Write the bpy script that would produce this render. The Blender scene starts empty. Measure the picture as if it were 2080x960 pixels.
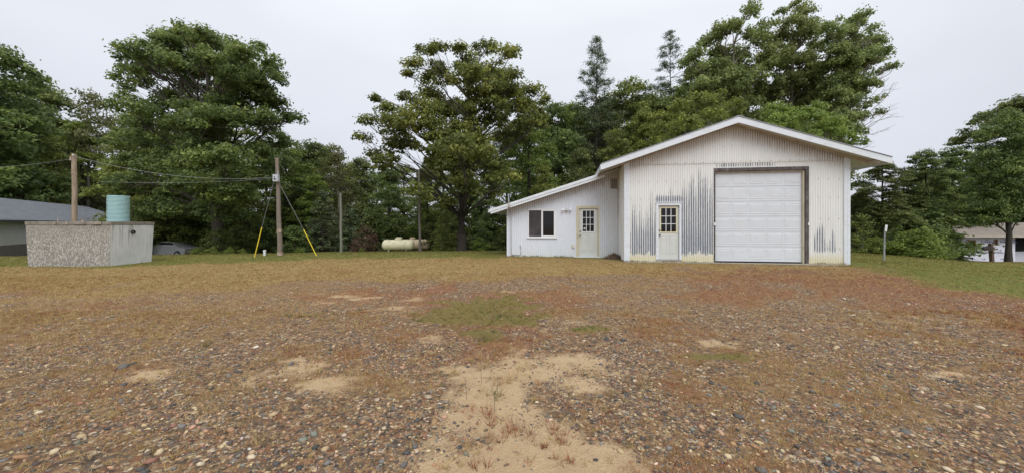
import bpy, math, random
import numpy as np
from math import radians, sin, cos, pi
random.seed(7)
rng = np.random.default_rng(11)
scn = bpy.context.scene
COL = scn.collection

# ------------------------------------------------------------------ camera
F, CX, HY, EYE = 750.0, 1040.0, 457.0, 1.5       # focal length, optical axis and horizon of the photograph (2080 px wide)
cam = bpy.data.cameras.new('camera'); camo = bpy.data.objects.new('camera', cam); COL.objects.link(camo)
cam.sensor_width = 36.0; cam.lens = 36.0 * F / 2080.0
cam.shift_y = -23.0 / 2080.0
cam.clip_start = 0.05; cam.clip_end = 2000
camo.location = (0, 0, EYE); camo.rotation_euler = (radians(90), 0, 0)
scn.camera = camo

# ------------------------------------------------------------------ sky, light, exposure
scn.view_settings.view_transform = 'Standard'; scn.view_settings.look = 'None'
scn.view_settings.gamma = 1.0; scn.view_settings.exposure = 0.36
SUN_EL, SUN_AZ = 48.0, 168.0                       # behind the camera, to the right
world = bpy.data.worlds.new('World'); scn.world = world; world.use_nodes = True
wn = world.node_tree; wn.nodes.clear()
def wnode(t, **k):
    n = wn.nodes.new(t)
    for a, b in k.items(): setattr(n, a, b)
    return n
wout = wnode('ShaderNodeOutputWorld'); wbg = wnode('ShaderNodeBackground'); wbg.inputs[1].default_value = 0.1
sky = wnode('ShaderNodeTexSky', sky_type='NISHITA', sun_disc=False)
sky.sun_elevation = radians(SUN_EL); sky.sun_rotation = radians(SUN_AZ)
tc = wnode('ShaderNodeTexCoord'); sep = wnode('ShaderNodeSeparateXYZ')
wn.links.new(tc.outputs['Generated'], sep.inputs[0])
ramp = wnode('ShaderNodeValToRGB')                # an even overcast: a little brighter overhead than at the horizon
ramp.color_ramp.elements[0].position = 0.0; ramp.color_ramp.elements[0].color = (0.54, 0.553, 0.615, 1)
ramp.color_ramp.elements[1].position = 1.0; ramp.color_ramp.elements[1].color = (1.25, 1.22, 1.18, 1)
e = ramp.color_ramp.elements.new(0.45); e.color = (0.68, 0.71, 0.765, 1)
wn.links.new(sep.outputs['Z'], ramp.inputs[0])
cn = wnode('ShaderNodeTexNoise'); cn.inputs['Scale'].default_value = 1.6; cn.inputs['Detail'].default_value = 3
cm = wnode('ShaderNodeMapping'); cm.inputs['Scale'].default_value = (1, 1, 2.6)
wn.links.new(tc.outputs['Generated'], cm.inputs[0]); wn.links.new(cm.outputs[0], cn.inputs[0])
cr = wnode('ShaderNodeMapRange'); cr.inputs[1].default_value = .3; cr.inputs[2].default_value = .7
cr.inputs[3].default_value = 9.3; cr.inputs[4].default_value = 10.5
wn.links.new(cn.outputs['Fac'], cr.inputs[0])
vm = wnode('ShaderNodeVectorMath', operation='SCALE')
wn.links.new(ramp.outputs[0], vm.inputs[0]); wn.links.new(cr.outputs[0], vm.inputs['Scale'])
mixw = wnode('ShaderNodeMix', data_type='RGBA'); mixw.inputs[0].default_value = 0.95
wn.links.new(sky.outputs[0], mixw.inputs[6]); wn.links.new(vm.outputs[0], mixw.inputs[7])
wn.links.new(mixw.outputs[2], wbg.inputs[0]); wn.links.new(wbg.outputs[0], wout.inputs[0])
sl = bpy.data.lights.new('sun', 'SUN'); sl.energy = 1.5; sl.angle = radians(40); sl.color = (1, .985, .955)
so = bpy.data.objects.new('sun', sl); COL.objects.link(so)
so.rotation_euler = (radians(90 - SUN_EL), 0, radians(180 - SUN_AZ)); so.location = (-10, -20, 40)

# ------------------------------------------------------------------ helpers: objects
def link(o, parent=None):
    COL.objects.link(o)
    if parent is not None: o.parent = parent
    return o
def tag(o, label=None, cat=None, group=None, kind=None):
    if label: o['label'] = label
    if cat: o['category'] = cat
    if group: o['group'] = group
    if kind: o['kind'] = kind
    return o
def thing(name, label, cat, loc=(0, 0, 0), rz=0.0, group=None):
    o = bpy.data.objects.new(name, None); o.empty_display_size = .2; link(o)
    o.location = loc; o.rotation_euler = (0, 0, rz)
    return tag(o, label, cat, group)
def copy_tree(o, parent=None):
    c = o.copy(); link(c)
    if parent is not None: c.parent = parent
    for ch in list(o.children): copy_tree(ch, c)
    return c
def meshobj(name, me, m=None, parent=None, loc=None):
    o = bpy.data.objects.new(name, me); link(o, parent)
    if m is not None and not me.materials: me.materials.append(m)
    if loc is not None: o.location = loc
    return o
def npmesh(name, V, Fa, attrs=None, smooth=False):
    """V (n,3), Fa (m,k) all faces with k corners"""
    me = bpy.data.meshes.new(name)
    V = np.asarray(V, dtype=np.float32); Fa = np.asarray(Fa, dtype=np.int32)
    m, k = Fa.shape
    me.vertices.add(len(V)); me.vertices.foreach_set('co', V.ravel())
    me.loops.add(m * k); me.loops.foreach_set('vertex_index', Fa.ravel())
    me.polygons.add(m); me.polygons.foreach_set('loop_start', np.arange(0, m * k, k, dtype=np.int32))
    if smooth: me.polygons.foreach_set('use_smooth', np.ones(m, dtype=bool))
    for nme, (dom, arr) in (attrs or {}).items():
        arr = np.asarray(arr, dtype=np.float32)
        if arr.ndim == 1:
            a = me.attributes.new(nme, 'FLOAT', dom); a.data.foreach_set('value', arr)
        else:
            a = me.attributes.new(nme, 'FLOAT_COLOR', dom)
            a.data.foreach_set('color', np.c_[arr, np.ones(len(arr))].astype(np.float32).ravel())
    me.update(calc_edges=True); me.validate()
    return me

class MB:
    def __init__(s): s.v = []; s.f = []
    def add(s, vs, fs):
        b = len(s.v); s.v += [tuple(p) for p in vs]; s.f += [tuple(b + i for i in f) for f in fs]; return s
    def box(s, x0, x1, y0, y1, z0, z1):
        return s.add([(x0,y0,z0),(x1,y0,z0),(x1,y1,z0),(x0,y1,z0),(x0,y0,z1),(x1,y0,z1),(x1,y1,z1),(x0,y1,z1)],
                     [(0,3,2,1),(4,5,6,7),(0,1,5,4),(1,2,6,5),(2,3,7,6),(3,0,4,7)])
    def prism(s, poly, y0, y1, axis='y'):
        """poly = list of (a,b); extruded along axis"""
        n = len(poly)
        def P(a, b, t): return (a, t, b) if axis == 'y' else ((t, a, b) if axis == 'x' else (a, b, t))
        vs = [P(a, b, y0) for a, b in poly] + [P(a, b, y1) for a, b in poly]
        fs = [tuple(range(n)), tuple(range(2 * n - 1, n - 1, -1))] + [(i, i + n, (i + 1) % n + n, (i + 1) % n) for i in range(n)]
        return s.add(vs, fs)
    def tube(s, pts, rad, n=8, cap=True):
        pts = [np.array(p, float) for p in pts]
        if not hasattr(rad, '__len__'): rad = [rad] * len(pts)
        rings = []
        up = np.array((0, 0, 1.0))
        for i, p in enumerate(pts):
            d = pts[min(i + 1, len(pts) - 1)] - pts[max(i - 1, 0)]; d /= (np.linalg.norm(d) + 1e-9)
            a = np.cross(d, up)
            if np.linalg.norm(a) < .05: a = np.cross(d, (1.0, 0, 0))
            a /= np.linalg.norm(a); b = np.cross(d, a)
            rings.append([p + rad[i] * (a * cos(2 * pi * k / n) + b * sin(2 * pi * k / n)) for k in range(n)])
        vs = [q for r in rings for q in r]; fs = []
        for i in range(len(pts) - 1):
            for k in range(n):
                fs.append((i*n+k, i*n+(k+1) % n, (i+1)*n+(k+1) % n, (i+1)*n+k))
        if cap: fs += [tuple(range(n))[::-1], tuple((len(pts)-1)*n+k for k in range(n))]
        return s.add(vs, fs)
    def lathe(s, prof, n=24, c=(0, 0, 0), axis='z'):
        vs = []
        for r, h in prof:
            for k in range(n):
                a = 2 * pi * k / n; q = (r * cos(a), r * sin(a), h)
                if axis == 'x': q = (h, r * cos(a), r * sin(a))
                if axis == 'y': q = (r * cos(a), h, r * sin(a))
                vs.append((q[0] + c[0], q[1] + c[1], q[2] + c[2]))
        fs = []
        for i in range(len(prof) - 1):
            for k in range(n): fs.append((i*n+k, i*n+(k+1) % n, (i+1)*n+(k+1) % n, (i+1)*n+k))
        fs += [tuple(range(n))[::-1], tuple((len(prof)-1)*n+k for k in range(n))]
        return s.add(vs, fs)
    def build(s, name, m, parent=None, loc=None, smooth=False, label=None, bevel=0):
        me = bpy.data.meshes.new(name); me.from_pydata(s.v, [], s.f)
        import bmesh
        bm = bmesh.new(); bm.from_mesh(me); bmesh.ops.recalc_face_normals(bm, faces=bm.faces); bm.to_mesh(me); bm.free()
        me.update()
        o = meshobj(name, me, m, parent, loc)
        if smooth:
            me.polygons.foreach_set('use_smooth', [True] * len(me.polygons))
            me.set_sharp_from_angle(angle=radians(38))
        if bevel:
            b = o.modifiers.new('bevel', 'BEVEL'); b.width = bevel; b.segments = 2; b.limit_method = 'ANGLE'
        if label: o['label'] = label
        return o

# ------------------------------------------------------------------ helpers: noise
def vnoise(x, y, seed=0):
    x = np.asarray(x, float); y = np.asarray(y, float)
    xi = np.floor(x).astype(np.int64); yi = np.floor(y).astype(np.int64)
    fx = x - xi; fy = y - yi; fx = fx*fx*(3-2*fx); fy = fy*fy*(3-2*fy)
    def h(a, b):
        n = (a * 374761393 + b * 668265263 + seed * 974634777) & 0xffffffff
        n = ((n ^ (n >> 13)) * 1274126177) & 0xffffffff
        return ((n ^ (n >> 16)) & 0xffff) / 65535.0
    return (h(xi,yi)*(1-fx)+h(xi+1,yi)*fx)*(1-fy) + (h(xi,yi+1)*(1-fx)+h(xi+1,yi+1)*fx)*fy
def fbm(x, y, seed=0, o=4):
    t = 0; a = .5; s = 0
    for i in range(o):
        t = t + a * vnoise(x * 2**i, y * 2**i, seed + i * 17); s += a; a *= .55
    return t / s
def sst(a, b, x):
    t = np.clip((np.asarray(x, float) - a) / (b - a), 0, 1); return t * t * (3 - 2 * t)

# ------------------------------------------------------------------ terrain height (metres): rises to the building, falls away behind the yard
def ground_z(X, Y):
    X = np.asarray(X, float); Y = np.asarray(Y, float)
    rise = .12 * sst(6, 13, Y) * sst(-13, -3, X) * (1 - sst(12, 17, X))
    right = sst(.88, 1.30, X / np.maximum(Y, 8)) * sst(11, 14, X); left = 1 - sst(-26, -12, X)
    slope = .052 + .048 * right + .035 * left
    r0 = 18.3 - 4.0 * right - 1.3 * left
    t = Y - r0
    fall = slope * np.where(t > 0, np.minimum(t, 45) * np.clip(np.abs(t) / 4.0, 0, 1) ** .6, 0)
    return rise - fall
def gz(x, y): return float(ground_z(x, y))
def at(px, Y):                                     # a photo column at distance Y -> a spot on the ground
    x = (px - CX) * Y / F
    return (x, Y, gz(x, Y))
def hz(py, Y): return EYE - (py - HY) * Y / F      # height of a photo row at distance Y
def onground(px, py):                              # photo point on the near, nearly flat yard
    Y = EYE * F / (py - HY)
    for _ in range(6):
        x = (px - CX) * Y / F; Y = (EYE - gz(x, Y)) * F / (py - HY)
    return (px - CX) * Y / F, Y

# ------------------------------------------------------------------ materials
def newmat(name):
    m = bpy.data.materials.new(name); m.use_nodes = True; nt = m.node_tree; nt.nodes.clear()
    out = nt.nodes.new('ShaderNodeOutputMaterial'); b = nt.nodes.new('ShaderNodeBsdfPrincipled')
    nt.links.new(b.outputs[0], out.inputs[0])
    return m, nt, b, out
def N(nt, t, ins=None, **k):
    n = nt.nodes.new(t)
    for a, b in k.items(): setattr(n, a, b)
    for a, b in (ins or {}).items():
        if hasattr(b, 'is_output') or isinstance(b, bpy.types.NodeSocket): nt.links.new(b, n.inputs[a])
        else: n.inputs[a].default_value = b
    return n
def mixc(nt, fac, a, b, blend='MIX'):
    n = nt.nodes.new('ShaderNodeMix'); n.data_type = 'RGBA'; n.blend_type = blend
    for i, v in ((0, fac), (6, a), (7, b)):
        if isinstance(v, bpy.types.NodeSocket): nt.links.new(v, n.inputs[i])
        else: n.inputs[i].default_value = v if i == 0 else tuple(v) + ((1,) if len(v) == 3 else ())
    return n.outputs[2]
def mrange(nt, v, a, b, c=0.0, d=1.0, smooth=False):
    n = N(nt, 'ShaderNodeMapRange', {0: v, 1: a, 2: b, 3: c, 4: d})
    if smooth: n.interpolation_type = 'SMOOTHSTEP'
    return n.outputs[0]
def math_(nt, op, a, b=0.0, c=0.0):
    n = nt.nodes.new('ShaderNodeMath'); n.operation = op
    for i, v in enumerate((a, b, c)):
        if isinstance(v, bpy.types.NodeSocket): nt.links.new(v, n.inputs[i])
        else: n.inputs[i].default_value = v
    return n.outputs[0]
def coords(nt, scale=(1, 1, 1), which='Object'):
    t = N(nt, 'ShaderNodeTexCoord'); m = N(nt, 'ShaderNodeMapping', {0: t.outputs[which], 3: scale}); return m.outputs[0]
def noise(nt, vec, scale, detail=4, rough=.55):
    return N(nt, 'ShaderNodeTexNoise', {'Vector': vec, 'Scale': scale, 'Detail': detail, 'Roughness': rough}).outputs['Fac']
def attr(nt, name): return N(nt, 'ShaderNodeAttribute', attribute_name=name)
def bump(nt, b, h, strength=.3, dist=.01):
    n = N(nt, 'ShaderNodeBump', {'Height': h, 'Strength': strength, 'Distance': dist}); nt.links.new(n.outputs[0], b.inputs['Normal'])
def simple(name, col, rough=.6, col2=None, nscale=3.0, stretch=(1, 1, 1), metal=0.0, bmp=0.0, bscale=40, dirt=None, dirt_s=2.0):
    """a base colour broken by a second colour in noise patches, small relief, optional dirt patches"""
    m, nt, b, out = newmat(name)
    v = coords(nt, stretch)
    c2 = col2 or tuple(min(1, c * .82) for c in col)
    f = mrange(nt, noise(nt, v, nscale, 6, .6), .35, .68)
    c = mixc(nt, f, col, c2)
    if dirt: c = mixc(nt, mrange(nt, noise(nt, coords(nt, stretch), dirt_s, 8, .7), .52, .72), c, dirt)
    nt.links.new(c, b.inputs['Base Color'])
    b.inputs['Roughness'].default_value = rough; b.inputs['Metallic'].default_value = metal
    if bmp: bump(nt, b, noise(nt, v, bscale, 4), bmp, .01)
    return m
M = {}
M['white_trim'] = simple('white_trim', (.70, .745, .80), .42, (.63, .675, .73), 1.2, (1, 1, 3), dirt=(.56, .56, .55), dirt_s=5)
M['cream_trim'] = simple('cream_trim', (.60, .56, .44), .55, (.50, .45, .31), 4, (1, 1, .4), dirt=(.36, .29, .18), dirt_s=7)
M['stained_trim'] = simple('stained_trim', (.55, .52, .46), .6, (.42, .35, .26), 5, (1, 1, 1), dirt=(.25, .15, .09), dirt_s=9)
M['dark_wood'] = simple('weathered_wood', (.055, .045, .045), .8, (.10, .088, .085), 6, (1, 1, .3), bmp=.5, dirt=(.26, .24, .23), dirt_s=10)
M['door_paint'] = simple('door_paint', (.60, .62, .60), .4, (.55, .575, .55), 2)
M['door_cream'] = simple('door_cream', (.68, .62, .42), .5, (.60, .53, .34), 6)
M['white_plastic'] = simple('white_plastic', (.75, .76, .78), .4, (.68, .69, .71), 3)
M['garage_paint'] = simple('garage_paint', (.64, .675, .72), .38, (.595, .63, .675), .9, (1, 1, 2), dirt=(.585, .585, .585), dirt_s=4)
M['roof_metal'] = simple('roof_metal', (.50, .52, .55), .4, (.40, .42, .45), 2, metal=.3)
M['soffit'] = simple('soffit', (.60, .59, .56), .6, (.50, .47, .42), 2, dirt=(.35, .27, .2), dirt_s=3)
M['concrete'] = simple('concrete', (.36, .32, .26), .85, (.27, .235, .19), 4, bmp=.4, dirt=(.2, .17, .13))
M['black'] = simple('black_plastic', (.02, .02, .022), .45)
M['brass'] = simple('door_hardware', (.12, .10, .08), .35, metal=.8)
M['galv'] = simple('galvanised', (.42, .45, .48), .45, (.30, .32, .34), 5, metal=.5)
M['rusty'] = simple('rusty_metal', (.30, .16, .09), .7, (.45, .42, .38), 12)
M['grey_box'] = simple('grey_box', (.50, .53, .57), .5, (.42, .45, .49), 6)
M['pole_wood'] = simple('pole_wood', (.25, .205, .165), .85, (.15, .12, .10), 5, (6, 6, .5), bmp=.6, bscale=20, dirt=(.10, .075, .06))
M['pole_pale'] = simple('pole_pale', (.36, .285, .21), .85, (.24, .18, .13), 5, (6, 6, .5), bmp=.6, bscale=20, dirt=(.14, .10, .07))
M['pole_dark'] = simple('pole_dark', (.13, .115, .10), .85, (.08, .07, .065), 5, (6, 6, .5), bmp=.5, bscale=20)
M['pole_grey'] = simple('pole_grey', (.22, .22, .18), .85, (.15, .15, .12), 5, (6, 6, .5), bmp=.5, bscale=20)
M['wire'] = simple('wire', (.10, .10, .10), .5, (.2, .2, .2), 2)
M['wire_pale'] = simple('wire_pale', (.36, .37, .38), .5, (.2, .2, .2), 1.2)
M['yellow'] = simple('yellow_guard', (.72, .56, .03), .45, (.62, .47, .02), 3)
M['riser'] = simple('riser_plastic', (.47, .68, .70), .5, (.43, .63, .65), 2)
M['tank_paint'] = simple('propane_paint', (.76, .71, .50), .4, (.68, .63, .44), 1.5, dirt=(.40, .34, .24), dirt_s=3)
M['tank_paint2'] = simple('propane_paint_aged', (.68, .55, .37), .45, (.58, .46, .30), 1.5, dirt=(.34, .22, .15), dirt_s=3)
M['bark'] = simple('bark', (.060, .050, .041), .95, (.036, .031, .026), 4, (5, 5, 1), bmp=.8, bscale=12)
M['bark_pale'] = simple('bark_pale', (.22, .20, .165), .9, (.11, .10, .085), 3, (4, 4, 2), bmp=.4, bscale=12)
M['deadwood'] = simple('dead_twigs', (.17, .13, .11), .95, (.12, .09, .08), 4)
M['post_wood'] = simple('post_wood', (.12, .075, .06), .85, (.075, .05, .04), 5, (5, 5, .5), bmp=.5)
M['lumber'] = simple('lumber', (.42, .27, .13), .8, (.34, .2, .1), 4)
M['house_white'] = simple('house_white', (.76, .77, .79), .6, (.70, .71, .73), 1.5)
M['foundation'] = simple('foundation_block', (.26, .24, .22), .9, (.20, .185, .17), 3, bmp=.4)
M['shingle'] = simple('roof_shingle', (.25, .215, .19), .9, (.18, .155, .135), 3, bmp=.5)
M['dark_room'] = simple('dark_room', (.015, .015, .016), .9)
M['ink'] = simple('wrap_print', (.06, .05, .20), .7)
M['bronze'] = simple('vent_louvre', (.28, .235, .19), .6, (.2, .16, .12), 6)

# glass that is dark inside but mirrors the sky and trees
m, nt, b, out = newmat('window_glass')
b.inputs['Base Color'].default_value = (.012, .013, .015, 1); b.inputs['Roughness'].default_value = .06
b.inputs['Specular IOR Level'].default_value = .32
bump(nt, b, noise(nt, coords(nt), 3.0, 2), .05, .02)
M['glass'] = m
m, nt, b, out = newmat('window_screen')
b.inputs['Base Color'].default_value = (.045, .04, .045, 1); b.inputs['Roughness'].default_value = .75
f = mrange(nt, noise(nt, coords(nt), 2.0, 2), .4, .7)
nt.links.new(mixc(nt, f, (.035, .032, .036), (.075, .062, .07)), b.inputs['Base Color'])
M['screen'] = m

def siding(name, white, white2, peel, cream):
    m, nt, b, out = newmat(name)
    v = coords(nt)
    base = mixc(nt, mrange(nt, noise(nt, coords(nt, (1, 1, .35)), 1.7, 5), .35, .7), white, white2)
    base = mixc(nt, attr(nt, 'cream').outputs['Fac'], base, cream)
    gr = math_(nt, 'ADD', attr(nt, 'grime_shade').outputs['Fac'], math_(nt, 'MULTIPLY', math_(nt, 'SUBTRACT', noise(nt, coords(nt, (9, 9, 1.2)), 3, 6, .65), .5), .9))
    base = mixc(nt, mrange(nt, gr, .3, .95, 0, .8), base, (.235, .17, .125))  # brown streaks, plus shade of the rib valleys mixed into the colour
    n1 = noise(nt, coords(nt, (10, 10, 1.3)), 4.0, 8, .8)
    n2 = noise(nt, coords(nt, (3, 3, 2)), 24.0, 4, .6)
    w = math_(nt, 'ADD', attr(nt, 'wear').outputs['Fac'], math_(nt, 'MULTIPLY', math_(nt, 'SUBTRACT', n1, .5), 1.1))
    w = math_(nt, 'ADD', w, math_(nt, 'MULTIPLY', math_(nt, 'SUBTRACT', n2, .5), .55))
    pk = mrange(nt, w, .38, .60)
    peelc = mixc(nt, mrange(nt, n2, .3, .7), peel, tuple(c * 1.55 for c in peel))
    col = mixc(nt, pk, base, peelc)
    nt.links.new(col, b.inputs['Base Color'])
    nt.links.new(mrange(nt, pk, 0, 1, .45, .62), b.inputs['Roughness'])
    bump(nt, b, math_(nt, 'SUBTRACT', noise(nt, v, 30, 3), pk), .12, .003)
    return m
M['siding_main'] = siding('siding_weathered', (.74, .75, .735), (.69, .695, .675), (.15, .17, .205), (.64, .60, .42))
M['siding_annex'] = siding('siding_annex', (.68, .72, .79), (.64, .68, .75), (.2, .2, .22), (.64, .63, .55))

# concrete tank faces
m, nt, b, out = newmat('tank_rough_concrete')
v = coords(nt)
warp = N(nt, 'ShaderNodeTexNoise', {'Vector': v, 'Scale': 7.0, 'Detail': 3})
vv = N(nt, 'ShaderNodeVectorMath', {0: v, 1: warp.outputs['Color']}, operation='ADD').outputs[0]
rotv = N(nt, 'ShaderNodeMapping', {0: coords(nt), 2: (0, radians(35), 0), 3: (1.7, 1, .75)}).outputs[0]
s1 = mrange(nt, noise(nt, rotv, 19.0, 5, .7), .47, .60)
z = N(nt, 'ShaderNodeSeparateXYZ', {0: v}).outputs['Z']
dens = math_(nt, 'MULTIPLY', s1, mrange(nt, math_(nt, 'ADD', z, math_(nt, 'MULTIPLY', noise(nt, v, 2.2, 4), 1.3)), 1.75, 2.5, 1.0, .12))
base = mixc(nt, mrange(nt, noise(nt, v, 2.5, 6), .35, .68), (.28, .26, .22), (.20, .185, .155))
nt.links.new(mixc(nt, dens, base, (.58, .57, .55)), b.inputs['Base Color'])
b.inputs['Roughness'].default_value = .92
bump(nt, b, math_(nt, 'ADD', s1, noise(nt, v, 40, 4)), .7, .012)
M['tank_rough'] = m
m, nt, b, out = newmat('tank_smooth_concrete')
v = coords(nt)
base = mixc(nt, mrange(nt, noise(nt, v, 2.0, 6), .3, .7), (.66, .67, .67), (.56, .57, .57))
st = mrange(nt, noise(nt, coords(nt, (9, 9, .25)), 1.6, 3, .7), .57, .63)
z = N(nt, 'ShaderNodeSeparateXYZ', {0: v}).outputs['Z']
st = math_(nt, 'MULTIPLY', st, mrange(nt, z, .5, 1.5, 0, .8))
nt.links.new(mixc(nt, st, base, (.12, .11, .10)), b.inputs['Base Color'])
b.inputs['Roughness'].default_value = .85
bump(nt, b, noise(nt, v, 30, 4), .25, .006)
M['tank_smooth'] = m
M['tank_lid'] = simple('tank_lid_concrete', (.27, .245, .21), .9, (.18, .16, .135), 4, (1, 1, .5), bmp=.5, dirt=(.085, .075, .065), dirt_s=5)

def leafmat(name, c1, c2, c3, trans=.48):
    m, nt, b, out = newmat(name)
    t = attr(nt, 'tint').outputs['Fac']
    rmp = N(nt, 'ShaderNodeValToRGB', {0: t})
    rmp.color_ramp.elements[0].color = c1 + (1,); rmp.color_ramp.elements[1].color = c3 + (1,)
    e = rmp.color_ramp.elements.new(.55); e.color = c2 + (1,)
    oi = N(nt, 'ShaderNodeObjectInfo')
    hs = N(nt, 'ShaderNodeHueSaturation', {'Hue': mrange(nt, oi.outputs['Random'], 0, 1, .485, .515), 'Saturation': .95,
           'Value': mrange(nt, oi.outputs['Random'], 0, 1, .85, 1.15), 'Color': rmp.outputs[0]})
    nt.links.new(hs.outputs[0], b.inputs['Base Color']); b.inputs['Roughness'].default_value = .55
    b.inputs['Specular IOR Level'].default_value = .45
    tr = N(nt, 'ShaderNodeBsdfTranslucent', {0: hs.outputs[0]}); mx = N(nt, 'ShaderNodeMixShader', {0: trans, 1: b.outputs[0], 2: tr.outputs[0]})
    nt.links.new(mx.outputs[0], out.inputs[0])
    return m
M['leaf_oak'] = leafmat('oak_leaves', (.090, .130, .028), (.195, .250, .048), (.38, .42, .08))
M['leaf_oak_dark'] = leafmat('dark_leaves', (.078, .114, .032), (.155, .204, .052), (.30, .345, .082))
M['leaf_poplar'] = leafmat('poplar_leaves', (.125, .172, .052), (.255, .315, .092), (.46, .52, .19))
M['leaf_bright'] = leafmat('bright_leaves', (.115, .160, .030), (.225, .285, .048), (.39, .44, .08))
M['leaf_olive'] = leafmat('olive_leaves', (.095, .100, .036), (.150, .155, .052), (.25, .22, .08))
M['needles'] = leafmat('pine_needles', (.055, .078, .034), (.100, .130, .052), (.17, .20, .078), .15)
M['leaf_brown'] = leafmat('dead_brown_leaves', (.070, .035, .024), (.11, .058, .036), (.16, .09, .05), .15)
def grassmat(name, trans=.25):
    m, nt, b, out = newmat(name)
    a = attr(nt, 'col').outputs['Color']
    nt.links.new(a, b.inputs['Base Color']); b.inputs['Roughness'].default_value = .7; b.inputs['Specular IOR Level'].default_value = .2
    tr = N(nt, 'ShaderNodeBsdfTranslucent', {0: a}); mx = N(nt, 'ShaderNodeMixShader', {0: trans, 1: b.outputs[0], 2: tr.outputs[0]})
    nt.links.new(mx.outputs[0], out.inputs[0]); return m
M['grass'] = grassmat('grass_blades')
m, nt, b, out = newmat('stone')
a = attr(nt, 'col').outputs['Color']
f = mrange(nt, noise(nt, coords(nt), 60, 4, .7), .3, .7, .75, 1.2)
vmx = N(nt, 'ShaderNodeVectorMath', {0: a, 'Scale': f}, operation='SCALE')
nt.links.new(vmx.outputs[0], b.inputs['Base Color']); b.inputs['Roughness'].default_value = .7
bump(nt, b, noise(nt, coords(nt), 90, 3), .3, .003)
M['stone'] = m
STONE_COLS = [(.042,.042,.043), (.066,.065,.064), (.105,.102,.098), (.16,.15,.14), (.40,.30,.17), (.50,.40,.25), (.33,.19,.10), (.24,.115,.08), (.54,.45,.32), (.60,.54,.45), (.18,.19,.155), (.42,.26,.17)]
STONE_P = np.array([.13,.15,.11,.09,.13,.07,.12,.08,.016,.006,.05,.07]); STONE_P = STONE_P / STONE_P.sum()

# ================================================================== GROUND
def W(px, py, rx, ry):
    """an ellipse seen in the photo -> centre and radii on the yard (metres)"""
    x, y = onground(px, py); s = F / y
    y1 = onground(px, py + ry)[1]; y2 = onground(px, max(py - ry, HY + 55))[1]
    return (x, (y1 + y2) / 2, rx / s, max(.08, (y2 - y1) / 2))
SAND = [W(*p) for p in [(1060,945,185,70), (1000,870,115,70), (1000,800,105,50), (1060,755,130,38), (1180,745,85,30), (1210,775,60,22),
        (1315,885,55,16), (1145,655,95,18), (800,632,55,14), (705,604,80,11), (840,608,45,6), (960,592,90,6), (660,795,80,32), (620,745,60,14),
        (505,778,26,14), (1445,655,45,12), (1445,695,75,10), (1090,670,40,9), (430,880,70,14), (740,830,50,16), (1900,760,60,8),
        (1870,650,90,9), (1990,670,80,8), (1560,660,40,6), (880,690,35,10), (330,760,60,10), (1680,850,50,12), (1330,700,40,8)]]
GREEN = [W(*p) for p in [(985,638,130,34), (905,645,60,20), (1060,650,60,16), (990,680,55,14), (865,652,26,8), (1200,668,38,7), (1030,620,90,10), (1460,725,60,7)]]
VGREEN = [W(*p) for p in [(865,652,24,6), (1030,650,42,9), (1205,669,34,5), (985,633,30,5), (560,636,12,4), (620,640,60,4)]]
def blobs(L, X, Y):
    r = np.zeros_like(X)
    for (cx, cy, rx, ry) in L:
        d = ((X - cx) / rx) ** 2 + ((Y - cy) / ry) ** 2
        r = np.maximum(r, np.exp(-d * .55))
    return r
def masks(X, Y):
    X = np.asarray(X, float); Y = np.asarray(Y, float)
    n1 = fbm(X * .9, Y * .9, 3, 4); n2 = fbm(X * 3.1, Y * 3.1, 9, 3); n3 = fbm(X * .35, Y * .35, 21, 3); n4 = fbm(X * 11, Y * 11, 31, 2)
    n5 = fbm(X * 1.6 + 4, Y * 2.4, 63, 4)
    sand = sst(.34, 1.25, np.maximum(1.28 * blobs(SAND[:6], X, Y), .76 * blobs(SAND[6:], X, Y)) + (n1 - .5) * .9 + (n5 - .5) * 1.3 + (n2 - .5) * .9 + (n4 - .5) * .6)
    sand = sand * (1 - sst(10.5, 12.5, Y))
    gp = sst(.42, .85, blobs(GREEN, X, Y) + (n1 - .5) * .9 + (n2 - .5) * 1.0 + (n4 - .5) * .5)
    vg = sst(.35, .7, blobs(VGREEN, X, Y) + (n2 - .5) * .5)
    # mown lawn beyond the gravel
    edge = 15.6 - 2.6 * (1 - sst(-15, -8, X)) - 2.3 * sst(1.5, 6.5, X)
    lawn = sst(-.9, 1.0, (Y - edge) + (n1 - .5) * 2.6 + (n2 - .5) * 1.2)
    lawn = np.maximum(lawn, sst(-.9, .9, (X - 10.3 - .25 * (Y - 8)) + (n1 - .5) * 2.2 + (n2 - .5)) * sst(4.5, 6.5, Y))
    gold = sst(-1.5, 1.5, Y - (9.2 + 2.0 * sst(-1, 6, X) - 1.6 * (1 - sst(-12, -4, X))) + (n1 - .5) * 5 + (n2 - .5) * 2)
    rust = sst(.46, .68, n3 * .5 + n1 * .5 + .10 * sst(2, 6, X) + .05 * sst(5, 8, Y) + (n2 - .5) * .3)
    # thin dead grass between the stones, thicker to the left and right of the sandy track
    thin = sst(.40, .68, n1 * .55 + n2 * .45 + .10 * sst(-2, -6, X) + .06 * sst(3.5, 7, Y))
    return dict(sand=sand * (1 - gp), gp=gp, vg=vg, lawn=lawn, gold=gold, rust=rust, thin=thin)
def axis(segs):
    out = [segs[0][0]]
    for a, b, st in segs:
        n = max(1, int(round((b - a) / st))); out += list(a + (b - a) * np.arange(1, n + 1) / n)
    return np.array(out)
xs = axis([(-600,-120,60),(-120,-40,8),(-40,-16,1.0),(-16,-8,.25),(-8,8,.08),(8,16,.25),(16,40,1.0),(40,120,8),(120,600,60)])
ys = axis([(-300,-20,40),(-20,0,2),(0,1.2,.3),(1.2,8,.07),(8,20,.2),(20,60,1.2),(60,160,10),(160,700,60)])
GX, GY = np.meshgrid(xs, ys)
GZ = ground_z(GX, GY)
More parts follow.
